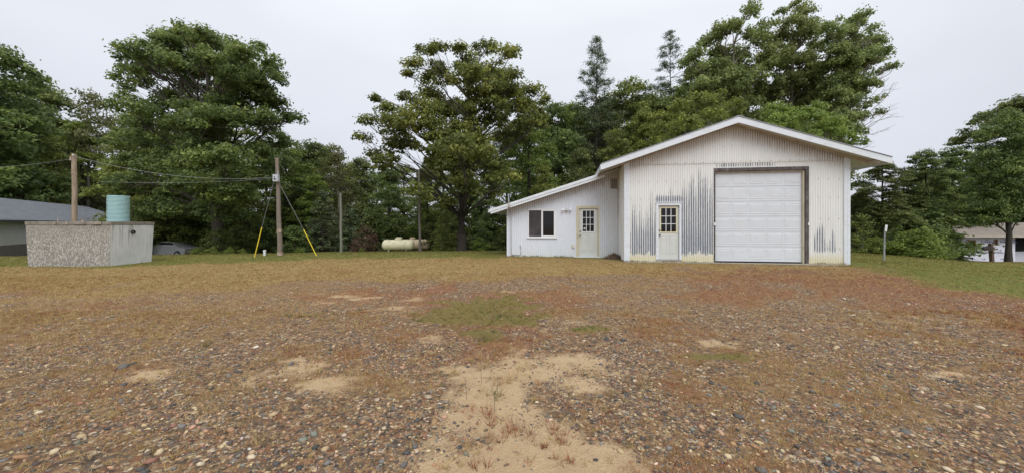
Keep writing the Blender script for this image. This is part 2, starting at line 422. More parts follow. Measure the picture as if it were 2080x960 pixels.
near = (1 - sst(12, 22, np.abs(GX))) * (1 - sst(14, 20, GY)) * sst(-4, 0, GY)
mk = masks(GX.ravel(), GY.ravel()); mk = {k: v.reshape(GX.shape) for k, v in mk.items()}
def micro(X, Y, sand, gp):
    return (fbm(X * .7, Y * .7, 50) - .5) * .05 + (fbm(X * 4, Y * 4, 51, 3) - .5) * .022 - sand * .008 + gp * .012
GZ = GZ + near * micro(GX, GY, mk['sand'], mk['gp'])
nx, ny = len(xs), len(ys)
V = np.c_[GX.ravel(), GY.ravel(), GZ.ravel()]
ii, jj = np.meshgrid(np.arange(nx - 1), np.arange(ny - 1)); q = (jj * nx + ii).ravel()
Fq = np.c_[q, q + 1, q + 1 + nx, q + nx]
gme = npmesh('ground', V, Fq, {k: ('POINT', v.ravel()) for k, v in mk.items()}, smooth=True)
def surf(X, Y):
    X = np.asarray(X, float); Y = np.asarray(Y, float); k = masks(X, Y)
    nr = (1 - sst(12, 22, np.abs(X))) * (1 - sst(14, 20, Y)) * sst(-4, 0, Y)
    return ground_z(X, Y) + nr * micro(X, Y, k['sand'], k['gp']), k

m, nt, b, out = newmat('yard_ground')
v = coords(nt)
fine = noise(nt, v, 55, 6, .7); mid = noise(nt, v, 9, 6, .65); big = noise(nt, v, 1.3, 5, .6); tiny = noise(nt, v, 170, 3, .7)
vo = N(nt, 'ShaderNodeTexVoronoi', {'Vector': v, 'Scale': 46.0, 'Randomness': 1.0})
vo2 = N(nt, 'ShaderNodeTexVoronoi', {'Vector': v, 'Scale': 20.0, 'Randomness': 1.0})
def stoneramp(sock):
    r = N(nt, 'ShaderNodeValToRGB', {0: sock}); cr_ = r.color_ramp; cr_.interpolation = 'CONSTANT'
    st = [(0, (.055,.05,.046)), (.2, (.11,.095,.08)), (.31, (.19,.12,.07)), (.48, (.31,.20,.11)), (.66, (.22,.105,.06)), (.76, (.38,.27,.155)), (.87, (.12,.11,.095)), (.94, (.58,.49,.36))]
    cr_.elements[0].color = st[0][1] + (1,); cr_.elements[1].position = st[-1][0]; cr_.elements[1].color = st[-1][1] + (1,)
    for p, c in st[1:-1]: e = cr_.elements.new(p); e.color = c + (1,)
    return r.outputs[0]
cell1 = stoneramp(N(nt, 'ShaderNodeSeparateColor', {0: vo.outputs['Color']}).outputs[0])
cell2 = stoneramp(N(nt, 'ShaderNodeSeparateColor', {0: vo2.outputs['Color']}).outputs[1])
grav = mixc(nt, mrange(nt, mid, .48, .56), cell1, cell2)
grav = mixc(nt, mrange(nt, fine, .44, .66, 0, .75), grav, (.205, .118, .058))
A = lambda n: attr(nt, n).outputs['Fac']
edgen = math_(nt, 'ADD', math_(nt, 'MULTIPLY', fine, .5), math_(nt, 'MULTIPLY', noise(nt, v, 21, 5, .75), .5))
def edge(a, k=.5, src=None):
    w = math_(nt, 'ADD', a, math_(nt, 'MULTIPLY', math_(nt, 'SUBTRACT', edgen, .5), k * 1.7)); return mrange(nt, w, .22, .78)
thinc = mixc(nt, mrange(nt, tiny, .40, .60), (.36, .235, .105), (.19, .115, .055))
col = mixc(nt, math_(nt, 'MULTIPLY', edge(A('thin'), 1.6), .6), grav, thinc)
rustc = mixc(nt, mrange(nt, fine, .35, .65), (.32, .135, .070), (.14, .062, .038))
col = mixc(nt, math_(nt, 'MULTIPLY', edge(A('rust'), 1.8), .62), col, rustc)
goldc = mixc(nt, mrange(nt, tiny, .40, .60), (.43, .31, .13), (.22, .145, .055))
goldc = mixc(nt, mrange(nt, big, .48, .66, 0, .8), goldc, (.25, .145, .065))
goldc = mixc(nt, mrange(nt, mid, .5, .62, 0, .7), goldc, (.20, .165, .055))
col = mixc(nt, math_(nt, 'MULTIPLY', edge(A('gold'), 1.3), .88), col, goldc)
lawnc = mixc(nt, mrange(nt, mid, .35, .65), (.165, .175, .038), (.105, .130, .028))
lawnc = mixc(nt, mrange(nt, big, .45, .7, 0, .6), lawnc, (.24, .175, .065))
col = mixc(nt, edge(A('lawn'), .8), col, lawnc)
sandc = mixc(nt, mrange(nt, mid, .3, .7), (.54, .40, .245), (.44, .32, .19))
sandc = mixc(nt, mrange(nt, tiny, .56, .66, 0, .75), sandc, (.24, .16, .10))
col = mixc(nt, edge(A('sand'), .9), col, sandc)
gpc = mixc(nt, mrange(nt, fine, .35, .65), (.21, .165, .055), (.13, .115, .035))
col = mixc(nt, math_(nt, 'MULTIPLY', edge(A('gp'), .9), .9), col, gpc)
# forest floor: dark litter beyond the lawn
sp = N(nt, 'ShaderNodeSeparateXYZ', {0: v}).outputs['Y']
col = mixc(nt, mrange(nt, math_(nt, 'ADD', sp, math_(nt, 'MULTIPLY', big, 5)), 28.5, 32), col, (.06, .05, .03))
nt.links.new(col, b.inputs['Base Color']); b.inputs['Roughness'].default_value = .92; b.inputs['Specular IOR Level'].default_value = .2
hgt = math_(nt, 'ADD', math_(nt, 'MULTIPLY', vo.outputs['Distance'], -1.2), math_(nt, 'ADD', fine, tiny))
bump(nt, b, hgt, .75, .018)
M['ground'] = m
ground = meshobj('ground', gme, m); tag(ground, kind='structure')

# ---- stones
ICO = None
def ico_unit():
    p = (1 + 5 ** .5) / 2
    v = np.array([(-1,p,0),(1,p,0),(-1,-p,0),(1,-p,0),(0,-1,p),(0,1,p),(0,-1,-p),(0,1,-p),(p,0,-1),(p,0,1),(-p,0,-1),(-p,0,1)], float)
    v /= np.linalg.norm(v[0])
    f = np.array([(0,11,5),(0,5,1),(0,1,7),(0,7,10),(0,10,11),(1,5,9),(5,11,4),(11,10,2),(10,7,6),(7,1,8),(3,9,4),(3,4,2),(3,2,6),(3,6,8),(3,8,9),(4,9,5),(2,4,11),(6,2,10),(8,6,7),(9,8,1)])
    return v, f
IV, IF = ico_unit()
OV = np.array([(1,0,0),(0,1,0),(-1,0,0),(0,-1,0),(0,0,1),(.5,.5,.6),(-.5,.5,.6),(-.5,-.5,.6),(.5,-.5,.6)], float)
OF = np.array([(0,1,5),(1,2,6),(2,3,7),(3,0,8),(5,1,6),(6,2,7),(7,3,8),(8,0,5),(5,6,4),(6,7,4),(7,8,4),(8,5,4)])
def stones(name, P, R, cols, BV, BF, r):
    n = len(P); k = len(BV)
    B = BV[None] * (1 + .42 * (r.random((n, k, 1)) - .5))
    sx = R * r.uniform(.75, 1.5, n); sy = R * r.uniform(.65, 1.05, n); sz = R * r.uniform(.30, .62, n)
    B = B * np.stack([sx, sy, sz], 1)[:, None, :]
    a = r.uniform(0, 2 * pi, n); ca, sa = np.cos(a), np.sin(a)
    t = r.normal(0, .18, n)
    x = B[..., 0]; y = B[..., 1]; zz = B[..., 2] + t[:, None] * x
    Q = np.stack([x * ca[:, None] - y * sa[:, None], x * sa[:, None] + y * ca[:, None], zz], -1) + P[:, None, :]
    Fa = (BF[None] + (np.arange(n) * k)[:, None, None]).reshape(-1, 3)
    return Q.reshape(-1, 3), Fa, np.repeat(cols, k, 0)
def stonecol(n, r):
    c = np.array(STONE_COLS)[r.choice(len(STONE_COLS), n, p=STONE_P)]
    w = r.uniform(0, .45, (n, 1)); c = c * (1 - w) + np.array((.23, .13, .065)) * w      # dusty with the soil they lie in
    return np.clip(c * r.uniform(.75, 1.25, (n, 1)) * r.uniform(.93, 1.07, (n, 3)), 0, .9)
def samp(n, y0, y1, r, wmax=9.5):
    Y = np.sqrt(r.uniform(y0 ** 2, y1 ** 2, n)); X = r.uniform(-1.45, 1.45, n) * Y
    return X, Y
r = np.random.default_rng(5)
allV = []; allF = []; allC = []; off = 0
big_pts = []
for (n, y0, y1, ra, rb, BV, BF) in [(26000, 2.0, 4.6, .005, .017, IV, IF), (62000, 2.0, 8.0, .005, .0125, OV, OF), (24000, 6.5, 12.5, .010, .019, OV, OF), (3200, 2.0, 7.5, .016, .029, IV, IF)]:
    X, Y = samp(n, y0, y1, r); Z, k = surf(X, Y)
    patch = fbm(X * 1.7, Y * 1.7, 77, 3)
    p = (1 - .90 * k['sand'] ** 1.5) * (1 - .80 * k['gp']) * (1 - k['lawn']) * (1 - .8 * k['gold']) * (1 - .60 * k['thin']) * (.22 + 1.25 * sst(.38, .60, patch))
    keep = r.random(n) < p; X, Y, Z = X[keep], Y[keep], Z[keep]; n = len(X)
    R = ra + (rb - ra) * r.random(n) ** 2.2
    c = stonecol(n, r)
    Vv, Ff, Cc = stones('s', np.c_[X, Y, Z + R * .12], R, c, BV, BF, r)
    allV.append(Vv); allF.append(Ff + off); allC.append(Cc); off += len(Vv)
gm = npmesh('gravel', np.concatenate(allV), np.concatenate(allF), {'col': ('POINT', np.concatenate(allC))}, smooth=True)
gravel = meshobj('gravel', gm, M['stone']); tag(gravel, 'mixed dark and tan pebbles scattered across the yard', 'gravel', kind='stuff')
# the biggest stones, one object each, parts of the ground
protos = []
for i in range(14):
    Vv, Ff, Cc = stones('s', np.zeros((1, 3)), np.ones(1), np.array([[.1, .1, .1]]), *(lambda: (IV, IF))(), r)
    # one subdivision for a rounder outline
    protos.append((Vv, Ff))
stone_meshes = {}
def bigstone(x, y, R, ci):
    pi_ = int(r.integers(0, len(protos))); key = (pi_, ci)
    if key not in stone_meshes:
        Vv, Ff = protos[pi_]
        me = npmesh('stone', Vv, Ff, {'col': ('POINT', np.repeat([STONE_COLS[ci]], len(Vv), 0))}, smooth=True); me.materials.append(M['stone'])
        stone_meshes[key] = me
    o = bpy.data.objects.new('stone', stone_meshes[key]); link(o, ground)
    z, _ = surf(np.array([x]), np.array([y]))
    o.location = (x, y, float(z[0]) + R * .15); o.scale = (R, R, R); o.rotation_euler = (0, 0, r.uniform(0, 6.28))
# placed as seen: photo x, y, radius px, colour index
for px, py, rp, ci in [(1403,823,11,2),(1406,871,10,10),(1478,924,12,5),(1290,772,8,8),(1390,770,7,4),(235,858,0,0),(665,938,16,3),(780,868,7,5),(826,920,11,1),
        (890,912,7,0),(795,835,6,0),(820,945,12,2),(688,741,7,4),(735,749,6,8),(1232,690,9,0),(1265,690,8,1),(1186,690,6,8),(1500,845,13,1),(1620,905,12,1),(1548,960,18,2),
        (1650,798,9,2),(1700,705,8,5),(1731,640,7,8),(1850,700,7,3),(1520,700,5,8),(1925,960,14,8),(80,838,10,8),(165,883,14,4),(110,915,14,5),(45,928,16,6),(305,935,18,7),
        (370,865,12,3),(408,940,14,8),(510,925,14,8),(560,940,14,1),(640,905,12,0),(250,745,12,2),(360,697,7,3),(520,704,8,9),(262,793,8,9),(335,790,8,4),(590,738,9,2),
        (615,890,14,10),(470,870,12,6),(395,825,9,5),(290,820,10,5),(1315,790,8,0),(1330,860,6,4),(1440,800,10,3),(1360,800,9,2),(1580,700,6,8),(1560,880,9,6),(1840,880,12,2),
        (1780,935,13,5),(1680,945,13,0),(1990,830,11,8),(2040,700,8,5),(1480,640,4,8),(1170,620,4,8),(592,594,4,9),(1715,606,4,9),(1272,800,8,1),(1260,915,10,4),(1210,930,8,0),(935,905,8,0)]:
    if rp == 0: continue
    x, y = onground(px, min(py, 955)); bigstone(x, y, rp * .85 * y / F / 1.2, ci)
n_ = 0
while n_ < 230:
    y = math.sqrt(r.uniform(2.15 ** 2, 4.8 ** 2)); x = r.uniform(-1.42, 1.42) * y
    k = masks(np.array([x]), np.array([y]))
    if r.random() > float((1 - .93 * k['sand'][0]) * (1 - .8 * k['gp'][0]) * (1 - .4 * k['thin'][0])): continue
    bigstone(x, y, r.uniform(.016, .030), int(r.choice(len(STONE_COLS), p=STONE_P))); n_ += 1

# ---- grass
def blades(P, H, Wd, lean, cols, r, nb):
    """nb blades from each point; each blade one bent strip of 3 corners"""
    n = len(P)
    P = np.repeat(P, nb, 0); H = np.repeat(H, nb) * r.uniform(.45, 1.15, n * nb); Wd = np.repeat(Wd, nb); C = np.repeat(cols, nb, 0)
    C = np.clip(C * r.uniform(.7, 1.3, (n * nb, 1)), 0, .9)
    a = r.uniform(0, 2 * pi, n * nb); l = r.uniform(.2, 1, n * nb) * lean
    spread = np.repeat(H[::nb] * 0 + 1, nb) * Wd * 4
    base = P + np.c_[np.cos(a) * spread * r.random(n * nb), np.sin(a) * spread * r.random(n * nb), np.full(n * nb, -.004)]
    ph = r.uniform(0, pi, n * nb); d = np.c_[np.cos(ph), np.sin(ph), np.zeros(n * nb)] * Wd[:, None] * .5
    tip = base + np.c_[np.cos(a) * l * H, np.sin(a) * l * H, H * np.sqrt(np.clip(1 - (l * .8) ** 2, .1, 1))]
    V = np.stack([base - d, base + d, tip], 1).reshape(-1, 3)
    return V, np.arange(len(V)).reshape(-1, 3), np.repeat(C, 3, 0)
def scatter_grass(name, label, specs, r):
    VV = []; CC = []
    for (n, y0, y1, fn, h0, h1, wid, lean, cols, nb) in specs:
        X, Y = samp(n, y0, y1, r); Z, k = surf(X, Y)
        if y1 > 20: Z = ground_z(X, Y)
        keep = r.random(n) < fn(k, X, Y)
        inb = (X > 3.6) & (X < 12.8) & (Y > 14.1 - .152 * (X - 4.3)) | (X > -1) & (X <= 4.5) & (Y > 15.55 - .152 * (X - 4.3))
        keep &= ~inb
        tx, ty = X, Y
        keep &= ~((X > -18.0) & (X < -14.8) & (Y > 13.3) & (Y < 15.6))
        X, Y, Z = X[keep], Y[keep], Z[keep]; m_ = len(X)
        c = np.array(cols)[r.integers(0, len(cols), m_)]
        Vv, Ff, Cc = blades(np.c_[X, Y, Z], r.uniform(h0, h1, m_), np.full(m_, wid) * (1 + Y / 9), lean, c, r, nb)
        VV.append(Vv); CC.append(Cc)
    V = np.concatenate(VV); C = np.concatenate(CC)
    me = npmesh(name, V, np.arange(len(V)).reshape(-1, 3), {'col': ('POINT', C)})
    o = meshobj(name, me, M['grass']); tag(o, label, 'grass', kind='stuff'); return o
r = np.random.default_rng(8)
STRAW = [(.46,.33,.15), (.35,.225,.10), (.53,.41,.22), (.27,.155,.07), (.38,.29,.10)]
RUST = [(.30,.095,.050), (.21,.07,.040), (.38,.155,.07), (.36,.22,.11), (.14,.06,.045)]
OLIVE = [(.18,.15,.045), (.24,.19,.06), (.14,.13,.035), (.30,.22,.08)]
GREENC = [(.11,.15,.03), (.15,.18,.04), (.09,.12,.03)]
scatter_grass('dry_grass', 'short straw coloured and rust red grass over the gravel', [
    (26000, 2.0, 6.5, lambda k, X, Y: (1 - .80 * k['sand']) * (1 - k['gp']) * (.14 + .80 * k['thin'] ** 1.3), .02, .065, .0036, 1.1, STRAW + RUST[3:4], 9),
    (13000, 2.0, 6.5, lambda k, X, Y: (1 - .88 * k['sand']) * (1 - k['gp']) * (.07 + .8 * k['rust'] ** 1.5), .015, .05, .0038, 1.1, RUST, 10),
    (34000, 5.5, 11, lambda k, X, Y: (1 - .9 * k['sand']) * (1 - k['gp']) * (1 - k['lawn']) * (.15 + .5 * k['thin'] + .5 * k['gold']), .02, .06, .0035, .9, STRAW, 6),
    (20000, 6.0, 12, lambda k, X, Y: (1 - .9 * k['sand']) * (1 - k['gp']) * (1 - k['lawn']) * (.05 + .8 * k['rust']) * (1 - .4 * k['gold']), .015, .05, .0035, .9, RUST, 6),
    (44000, 8.5, 17, lambda k, X, Y: k['gold'] * (1 - .9 * k['lawn']), .02, .055, .0045, .85, STRAW + STRAW + OLIVE, 5),
], r)
scatter_grass('lawn_grass', 'green and olive mown grass around the gravel yard', [
    (8000, 3.2, 8.0, lambda k, X, Y: k['gp'], .025, .06, .003, .8, OLIVE + [(.20,.18,.05)], 11),
    (5000, 3.2, 8.0, lambda k, X, Y: k['vg'], .03, .06, .003, .7, GREENC, 12),
    (70000, 5.5, 20, lambda k, X, Y: k['lawn'], .02, .055, .0045, .8, OLIVE + GREENC + OLIVE[:2] + STRAW[:1], 4),
    (12000, 18, 30, lambda k, X, Y: .8 + 0 * X, .03, .09, .005, .8, OLIVE + GREENC, 4),
], r)
# taller weeds against the walls
VV = []; CC = []
def wl(s, y): return 4.2978 + s * .98861 + y * .15052, 14.0757 - s * .15052 + y * .98861
for (s0, s1, yy, n_) in ((0, 3.1, -.10, 60), (6.35, 7.6, -.10, 36), (-4.85, -1.9, 1.50, 70), (-.75, -.1, 1.45, 12), (-4.95, -4.83, 1.6, 8), (7.6, 7.75, .4, 10), (2.9, 7.4, -.48, 60)):
    for _ in range(n_):
        x, y = wl(r.uniform(s0, s1), yy + r.uniform(-.06, .03)); h = r.uniform(.04, .15) * (1 if yy > -.4 else .6)
        pal = [STRAW, OLIVE, GREENC, OLIVE][int(r.integers(0, 4))]
        P = np.c_[x + r.normal(0, .04, 3), y + r.normal(0, .02, 3), np.full(3, gz(x, y) - .01)]
        Vv, Ff, Cc = blades(P, np.full(3, h), np.full(3, .009), .7, np.array(pal)[r.integers(0, len(pal), 3)], r, 6); VV.append(Vv); CC.append(Cc)
V = np.concatenate(VV); me = npmesh('wall_weeds', V, np.arange(len(V)).reshape(-1, 3), {'col': ('POINT', np.concatenate(CC))})
tag(meshobj('wall_weeds', me, M['grass']), 'uneven grass and weeds growing along the foot of the workshop walls', 'weeds', kind='stuff')
# single tufts and stalks on the sandy track
tuft_spots = [(965,840,R_,c) for R_, c in [(30, 1)]] + [(1035,865,34,1),(1010,885,30,1),(995,850,28,1),(1040,770,22,0),(1060,745,26,0),(1003,800,24,2),(1080,882,28,1),
              (1128,873,20,1),(1150,935,22,1),(975,945,28,1),(955,905,22,0),(1085,815,16,0),(980,690,20,2),(1300,782,26,0),(1275,960,20,1),(985,743,22,0),
              (1105,905,16,1),(925,760,20,0),(1005,775,24,0),(1190,760,18,0),(1240,800,16,0),(430,830,20,0),(385,760,20,0),(415,705,24,2),(535,890,24,0),(1140,890,18,1)]
VV = []; CC = []
for px, py, hp, ci in tuft_spots:
    x, y = onground(px, min(py, 952)); z, _ = surf(np.array([x]), np.array([y]))
    h = hp * y / F * 1.1; pal = [STRAW, RUST, OLIVE][ci]
    m_ = 9
    P = np.c_[x + r.normal(0, h * .45, m_), y + r.normal(0, h * .45, m_), np.full(m_, z[0])]
    Vv, Ff, Cc = blades(P, np.full(m_, h), np.full(m_, .0028), 1.0, np.array(pal)[r.integers(0, len(pal), m_)], r, 9)
    VV.append(Vv); CC.append(Cc)
V = np.concatenate(VV); me = npmesh('weeds', V, np.arange(len(V)).reshape(-1, 3), {'col': ('POINT', np.concatenate(CC))})
tag(meshobj('weeds', me, M['grass']), 'small reddish and straw tufts growing on the bare sand track', 'weeds', kind='stuff')
mb = MB()
for px, py, hp in [(978,775,44),(948,810,40),(1005,835,38),(985,745,30),(760,825,34),(530,905,60),(532,890,44),(1095,600,24),(1010,800,34)]:
    x, y = onground(px, py); z = float(surf(np.array([x]), np.array([y]))[0][0]); h = hp * y / F * 1.15
    lx, ly = random.uniform(-.1, .1) * h, random.uniform(-.1, .1) * h
    mb.tube([(x, y, z), (x + lx * .5, y + ly * .5, z + h * .55), (x + lx, y + ly, z + h)], [.0022, .0018, .0012], 4)
    for t in (.5, .65, .8, .92):
        a = random.uniform(0, 6.28); q = (x + lx * t, y + ly * t, z + h * t)
        mb.tube([q, (q[0] + cos(a) * .016, q[1] + sin(a) * .016, q[2] + .012)], [.002, .0025], 4)
o = mb.build('weed_stalks', M['deadwood']); tag(o, 'thin dark dry stalks standing up from the sandy track', 'weeds', kind='stuff')

# ================================================================== THE METAL SHOP BUILDING  (local x along the front, y into the building, z up)
BLD = thing('metal_workshop', 'white corrugated metal workshop with gable roof, overhead door and low side annex', 'building', (4.2978, 14.0757, .13), radians(-8.657))
PITCH = .0808
def corr(name, mat_, x0, x1, zlo, zhi, y, holes=(), wear=None, grime_shade=None, cream=None, axis='x', parent=BLD, dz=.07, amp=.0125, phase=0.0):
    """one corrugated sheet; zlo / zhi are functions of x; quads inside the holes are left out"""
    nx_ = max(2, int(round((x1 - x0) / PITCH * 7))); X = np.linspace(x0, x1, nx_ + 1)
    lo = np.array([zlo(x) for x in X]); hi = np.array([zhi(x) for x in X]); nz_ = max(1, int(np.ceil((hi - lo).max() / dz)))
    t = np.linspace(0, 1, nz_ + 1)
    Z = lo[None] * (1 - t[:, None]) + hi[None] * t[:, None]; XX = np.repeat(X[None], nz_ + 1, 0)
    ph = 2 * pi * (XX / PITCH) + phase
    YY = y - amp * np.cos(ph)
    nxx = nx_ + 1; ii, jj = np.meshgrid(np.arange(nx_), np.arange(nz_)); q = (jj * nxx + ii).ravel()
    cx = XX[:-1, :-1] * .5 + XX[1:, 1:] * .5; cz = (Z[:-1, :-1] + Z[1:, 1:] + Z[1:, :-1] + Z[:-1, 1:]) / 4
    ok = np.ones(cx.shape, bool)
    for (a, b, c, d) in holes: ok &= ~((cx > a) & (cx < b) & (cz > c) & (cz < d))
    q = q[ok.ravel()]
    if len(q) == 0: return None
    Fq = np.c_[q, q + 1, q + 1 + nxx, q + nxx]
    val = (1 - np.cos(ph)) * .5                              # 1 in the valleys
    at_ = {}
    z0 = np.zeros(XX.size)
    at_['wear'] = ('POINT', wear(XX, Z, val).ravel() if wear else z0)
    at_['grime_shade'] = ('POINT', grime_shade(XX, Z, val).ravel() if grime_shade else z0)
    at_['cream'] = ('POINT', cream(XX, Z, val).ravel() if cream else z0)
    P = np.c_[XX.ravel(), YY.ravel(), Z.ravel()] if axis == 'x' else np.c_[YY.ravel(), XX.ravel(), Z.ravel()]
    return meshobj(name, npmesh(name, P, Fq, at_, smooth=True), mat_, parent)
def riblevel(X, seed, lo, hi):                                # a random value for each rib
    i = np.floor(X / PITCH + .5).astype(np.int64)
    return lo + (hi - lo) * vnoise(i * 1.0, i * 0.0 + .5, seed)
def wear_main(X, Z, v):
    w = np.zeros_like(X)
    rA = riblevel(X, 3, 0, 1)
    # around the small door
    inA = sst(.12, .3, X) * (1 - sst(3.12, 3.16, X))
    top = 2.35 + .35 * sst(.6, 1.0, X) + .65 * sst(1.9, 2.6, X) + (rA - .5) * 1.1
    lo = .16 + .28 * riblevel(X, 5, 0, 1) ** 2
    strong = .86 + .22 * sst(.7, 1.1, X) * (1 - sst(1.15, 1.3, X)) + .25 * sst(2.0, 2.2, X)
    a = inA * sst(0, .10, Z - lo) * (1 - .45 * sst(-1.3, -.3, Z - top)) * (1 - sst(-.5, .3, Z - top)) * strong * (.70 + .55 * rA) * (.82 + .30 * (1 - sst(.5, 1.9, Z)))
    a = a + .16 * inA * (1 - sst(.9, 1.4, Z)) * sst(.2, .35, Z)
    # teeth over the overhead door
    t = sst(3.2, 3.3, X) * (1 - sst(5.0, 5.5, X)) * sst(3.44, 3.5, Z) * (1 - sst(3.58, 3.66, Z)) * (.35 + .75 * riblevel(X, 8, 0, 1))
    t2 = sst(1.05, 1.15, X) * (1 - sst(2.1, 2.2, X)) * sst(2.2, 2.24, Z) * (1 - sst(2.3, 2.6, Z)) * 1.1
    # right of the overhead door, low down
    rC = riblevel(X, 12, 0, 1)
    c = sst(6.38, 6.5, X) * (1 - sst(7.2, 7.45, X)) * sst(.28, .5, Z) * (1 - sst(-.6, .2, Z - (1.35 + (rC - .5) * 1.2 - .5 * sst(6.8, 7.4, X)))) * (.35 + .6 * rC)
    w = np.maximum.reduce([a, t, t2, c])
    return w * (.16 + .98 * v ** .8)
def grime_shade_gable(X, Z, v):
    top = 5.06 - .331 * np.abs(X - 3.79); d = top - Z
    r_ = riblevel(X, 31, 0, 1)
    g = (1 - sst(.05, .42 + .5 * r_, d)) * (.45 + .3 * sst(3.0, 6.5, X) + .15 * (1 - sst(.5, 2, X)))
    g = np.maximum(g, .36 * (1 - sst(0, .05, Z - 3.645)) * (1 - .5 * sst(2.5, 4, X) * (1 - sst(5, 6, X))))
    return g * (.55 + .6 * v) + .26 * v  # drip stains; the last term paints shade into the rib valleys
def grime_shade_low(X, Z, v):
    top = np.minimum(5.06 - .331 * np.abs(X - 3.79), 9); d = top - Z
    return (.24 * v + (1 - sst(.1, .6, d)) * .5 * (.4 + .7 * v) + .22 * (1 - sst(.0, .35, 3.64 - Z)) * v * (sst(6.3, 7.3, X) + (1 - sst(.1, 1.2, X))))  # first term is painted valley shade to bring out the ribs, the rest stains
def cream_low(X, Z, v): return (1 - sst(.12, .36 + .2 * riblevel(X, 15, 0, 1), Z)) * .9
DOOR = (1.17, 2.00, -1, 2.17); GAR = (3.18, 6.29, -1, 3.43)
under = lambda x: 5.04 - .331 * abs(x - 3.79)
W_ = 7.58; k8 = 8
for i in range(k8):
    a, b = i * W_ / k8, (i + 1) * W_ / k8
    yy = -.012 + (.003 if i % 2 else 0)
    if i == 0 or i == k8 - 1: pass
    corr('wall_sheet', M['siding_main'], a, b + .01, lambda x: .015, lambda x: 3.66, yy, (DOOR, GAR), wear_main, grime_shade_low, cream_low)
    corr('gable_sheet', M['siding_main'], a, b + .01, lambda x: 3.63, under, yy - .008, (), None, grime_shade_gable, None, dz=.12)
# seam flashing (a thin lap edge) where the upper sheets overlap the lower ones
MB().box(.16, W_ - .16, -.0335, -.031, 3.622, 3.634).build('lap_edge', M['stained_trim'], BLD)
# side walls, back wall
def grime_shade_side(X, Z, v): return .16 + .3 * (1 - sst(.05, .5, 3.70 - Z)) + .08 * v  # overall grime, with a little painted shade in the valleys
def wear_side(X, Z, v): return .3 * (1 - sst(.5, 1.5, np.abs(Z - 2.1))) * 0
corr('side_wall_sheet', M['siding_main'], .01, 12, lambda x: .0, lambda x: 3.72, -.004, (), None, grime_shade_side, None, 'y', dz=.3)
corr('side_wall_sheet', M['siding_main'], .01, 12, lambda x: .0, lambda x: 3.72, W_ + .004, (), None, grime_shade_side, None, 'y', dz=.3)
MB().prism([(0, -.6), (W_, -.6), (W_, 3.77), (3.79, 5.02), (0, 3.77)], 12.0, 12.05).build('back_wall', M['siding_main'], BLD)
MB().box(.03, W_ - .03, .05, 12, -.9, -.01).build('foundation', M['concrete'], BLD)
# corner trims: an L of sheet metal at each front corner
for s_, e_ in ((0, 1), (W_, -1)):
    MB().prism([(s_ - .028 * e_, -.045), (s_ + .165 * e_, -.045), (s_ + .165 * e_, -.030), (s_ - .013 * e_, -.030), (s_ - .013 * e_, .09), (s_ - .028 * e_, .09)], .0, 3.78 if e_ > 0 else 3.76, 'z').build('corner_trim', M['white_trim'], BLD)
    MB().box(s_ + .058 * e_ - .004, s_ + .058 * e_ + .004, -.050, -.045, .0, 3.70).build('trim_rib', M['white_trim'], BLD)
# roof
OV = 4.705; SL = .331; PK = 5.19
def roofz(x): return PK - SL * abs(x - 3.79)
for e_, lab in ((-1, 'left'), (1, 'right')):
    x0, x1 = 3.79, 3.79 + e_ * OV
    z0, z1 = PK, PK - SL * OV
    MB().prism([(x0, z0 - .10), (x0, z0), (x1, z1), (x1, z1 - .10)], -.50, 12.4).build('roof_panel', M['roof_metal'], BLD)
    MB().prism([(x0, z0 - .105), (x0, z0 - .145), (x1, z1 - .145), (x1, z1 - .105)], -.50, 12.3).build('soffit', M['soffit'], BLD)
    MB().prism([(x0, z0 - .222), (x0, z0 - .006), (x1, z1 - .006), (x1, z1 - .222)], -.535, -.503).build('fascia_board', M['white_trim'], BLD)
    MB().prism([(x0, z0 + .001), (x0, z0 + .016), (x1 + .02 * e_, z1 + .010), (x1 + .02 * e_, z1 - .005)], -.56, -.40).build('drip_edge', M['galv'], BLD)
    MB().box(min(x1, x1 + .03 * e_), max(x1, x1 + .03 * e_), -.535, 12.3, z1 - .215, z1 - .012).build('eave_fascia', M['white_trim'], BLD)
    # ribs of the roofing
    rb = MB()
    for kk in range(22):
        yy = -.3 + kk * .58
        rb.prism([(x0, z0 + .0), (x0, z0 + .022), (x1, z1 + .022), (x1, z1 + .0)], yy, yy + .03)
    tag(rb.build('roof_ribs', M['roof_metal'], BLD), kind='stuff')
MB().prism([(3.79 - .16, PK - .053 + .03), (3.79, PK + .03), (3.79 + .16, PK - .053 + .03), (3.79 + .16, PK - .053 + .018), (3.79, PK + .018), (3.79 - .16, PK - .053 + .018)], -.57, 12.4).build('ridge_cap', M['galv'], BLD)
# stained board under the roof edge, at the wall, carried past both corners
for a, b in ((3.79, W_ + .62), (3.79, -.60)):
    za, zb = roofz(a) - .146, roofz(b) - .146
    MB().prism([(a, za), (b, zb), (b, zb - .12), (a, za - .035)], -.085, -.047).build('rake_board', M['stained_trim'], BLD)
MB().box(W_ + .56, W_ + .62, -.46, -.09, roofz(8.2) - .28, roofz(8.2) - .15).build('lookout', M['stained_trim'], BLD)
# rows of fasteners
nb_ = MB()
for zz in (.55, 1.6, 2.35, 3.0, 3.69, 4.25):
    for i in range(24):
        x = .25 + i * .32 + random.uniform(-.04, .04)
        if x > 7.4 or (GAR[0] - .1 < x < GAR[1] + .1 and zz < 3.5) or (DOOR[0] - .1 < x < DOOR[1] + .1 and zz < 2.3) or under(x) - .1 < zz: continue
        nb_.box(x - .009, x + .009, -.040, -.022, zz - .009, zz + .009)
tag(nb_.build('fasteners', M['rusty'], BLD), kind='stuff')
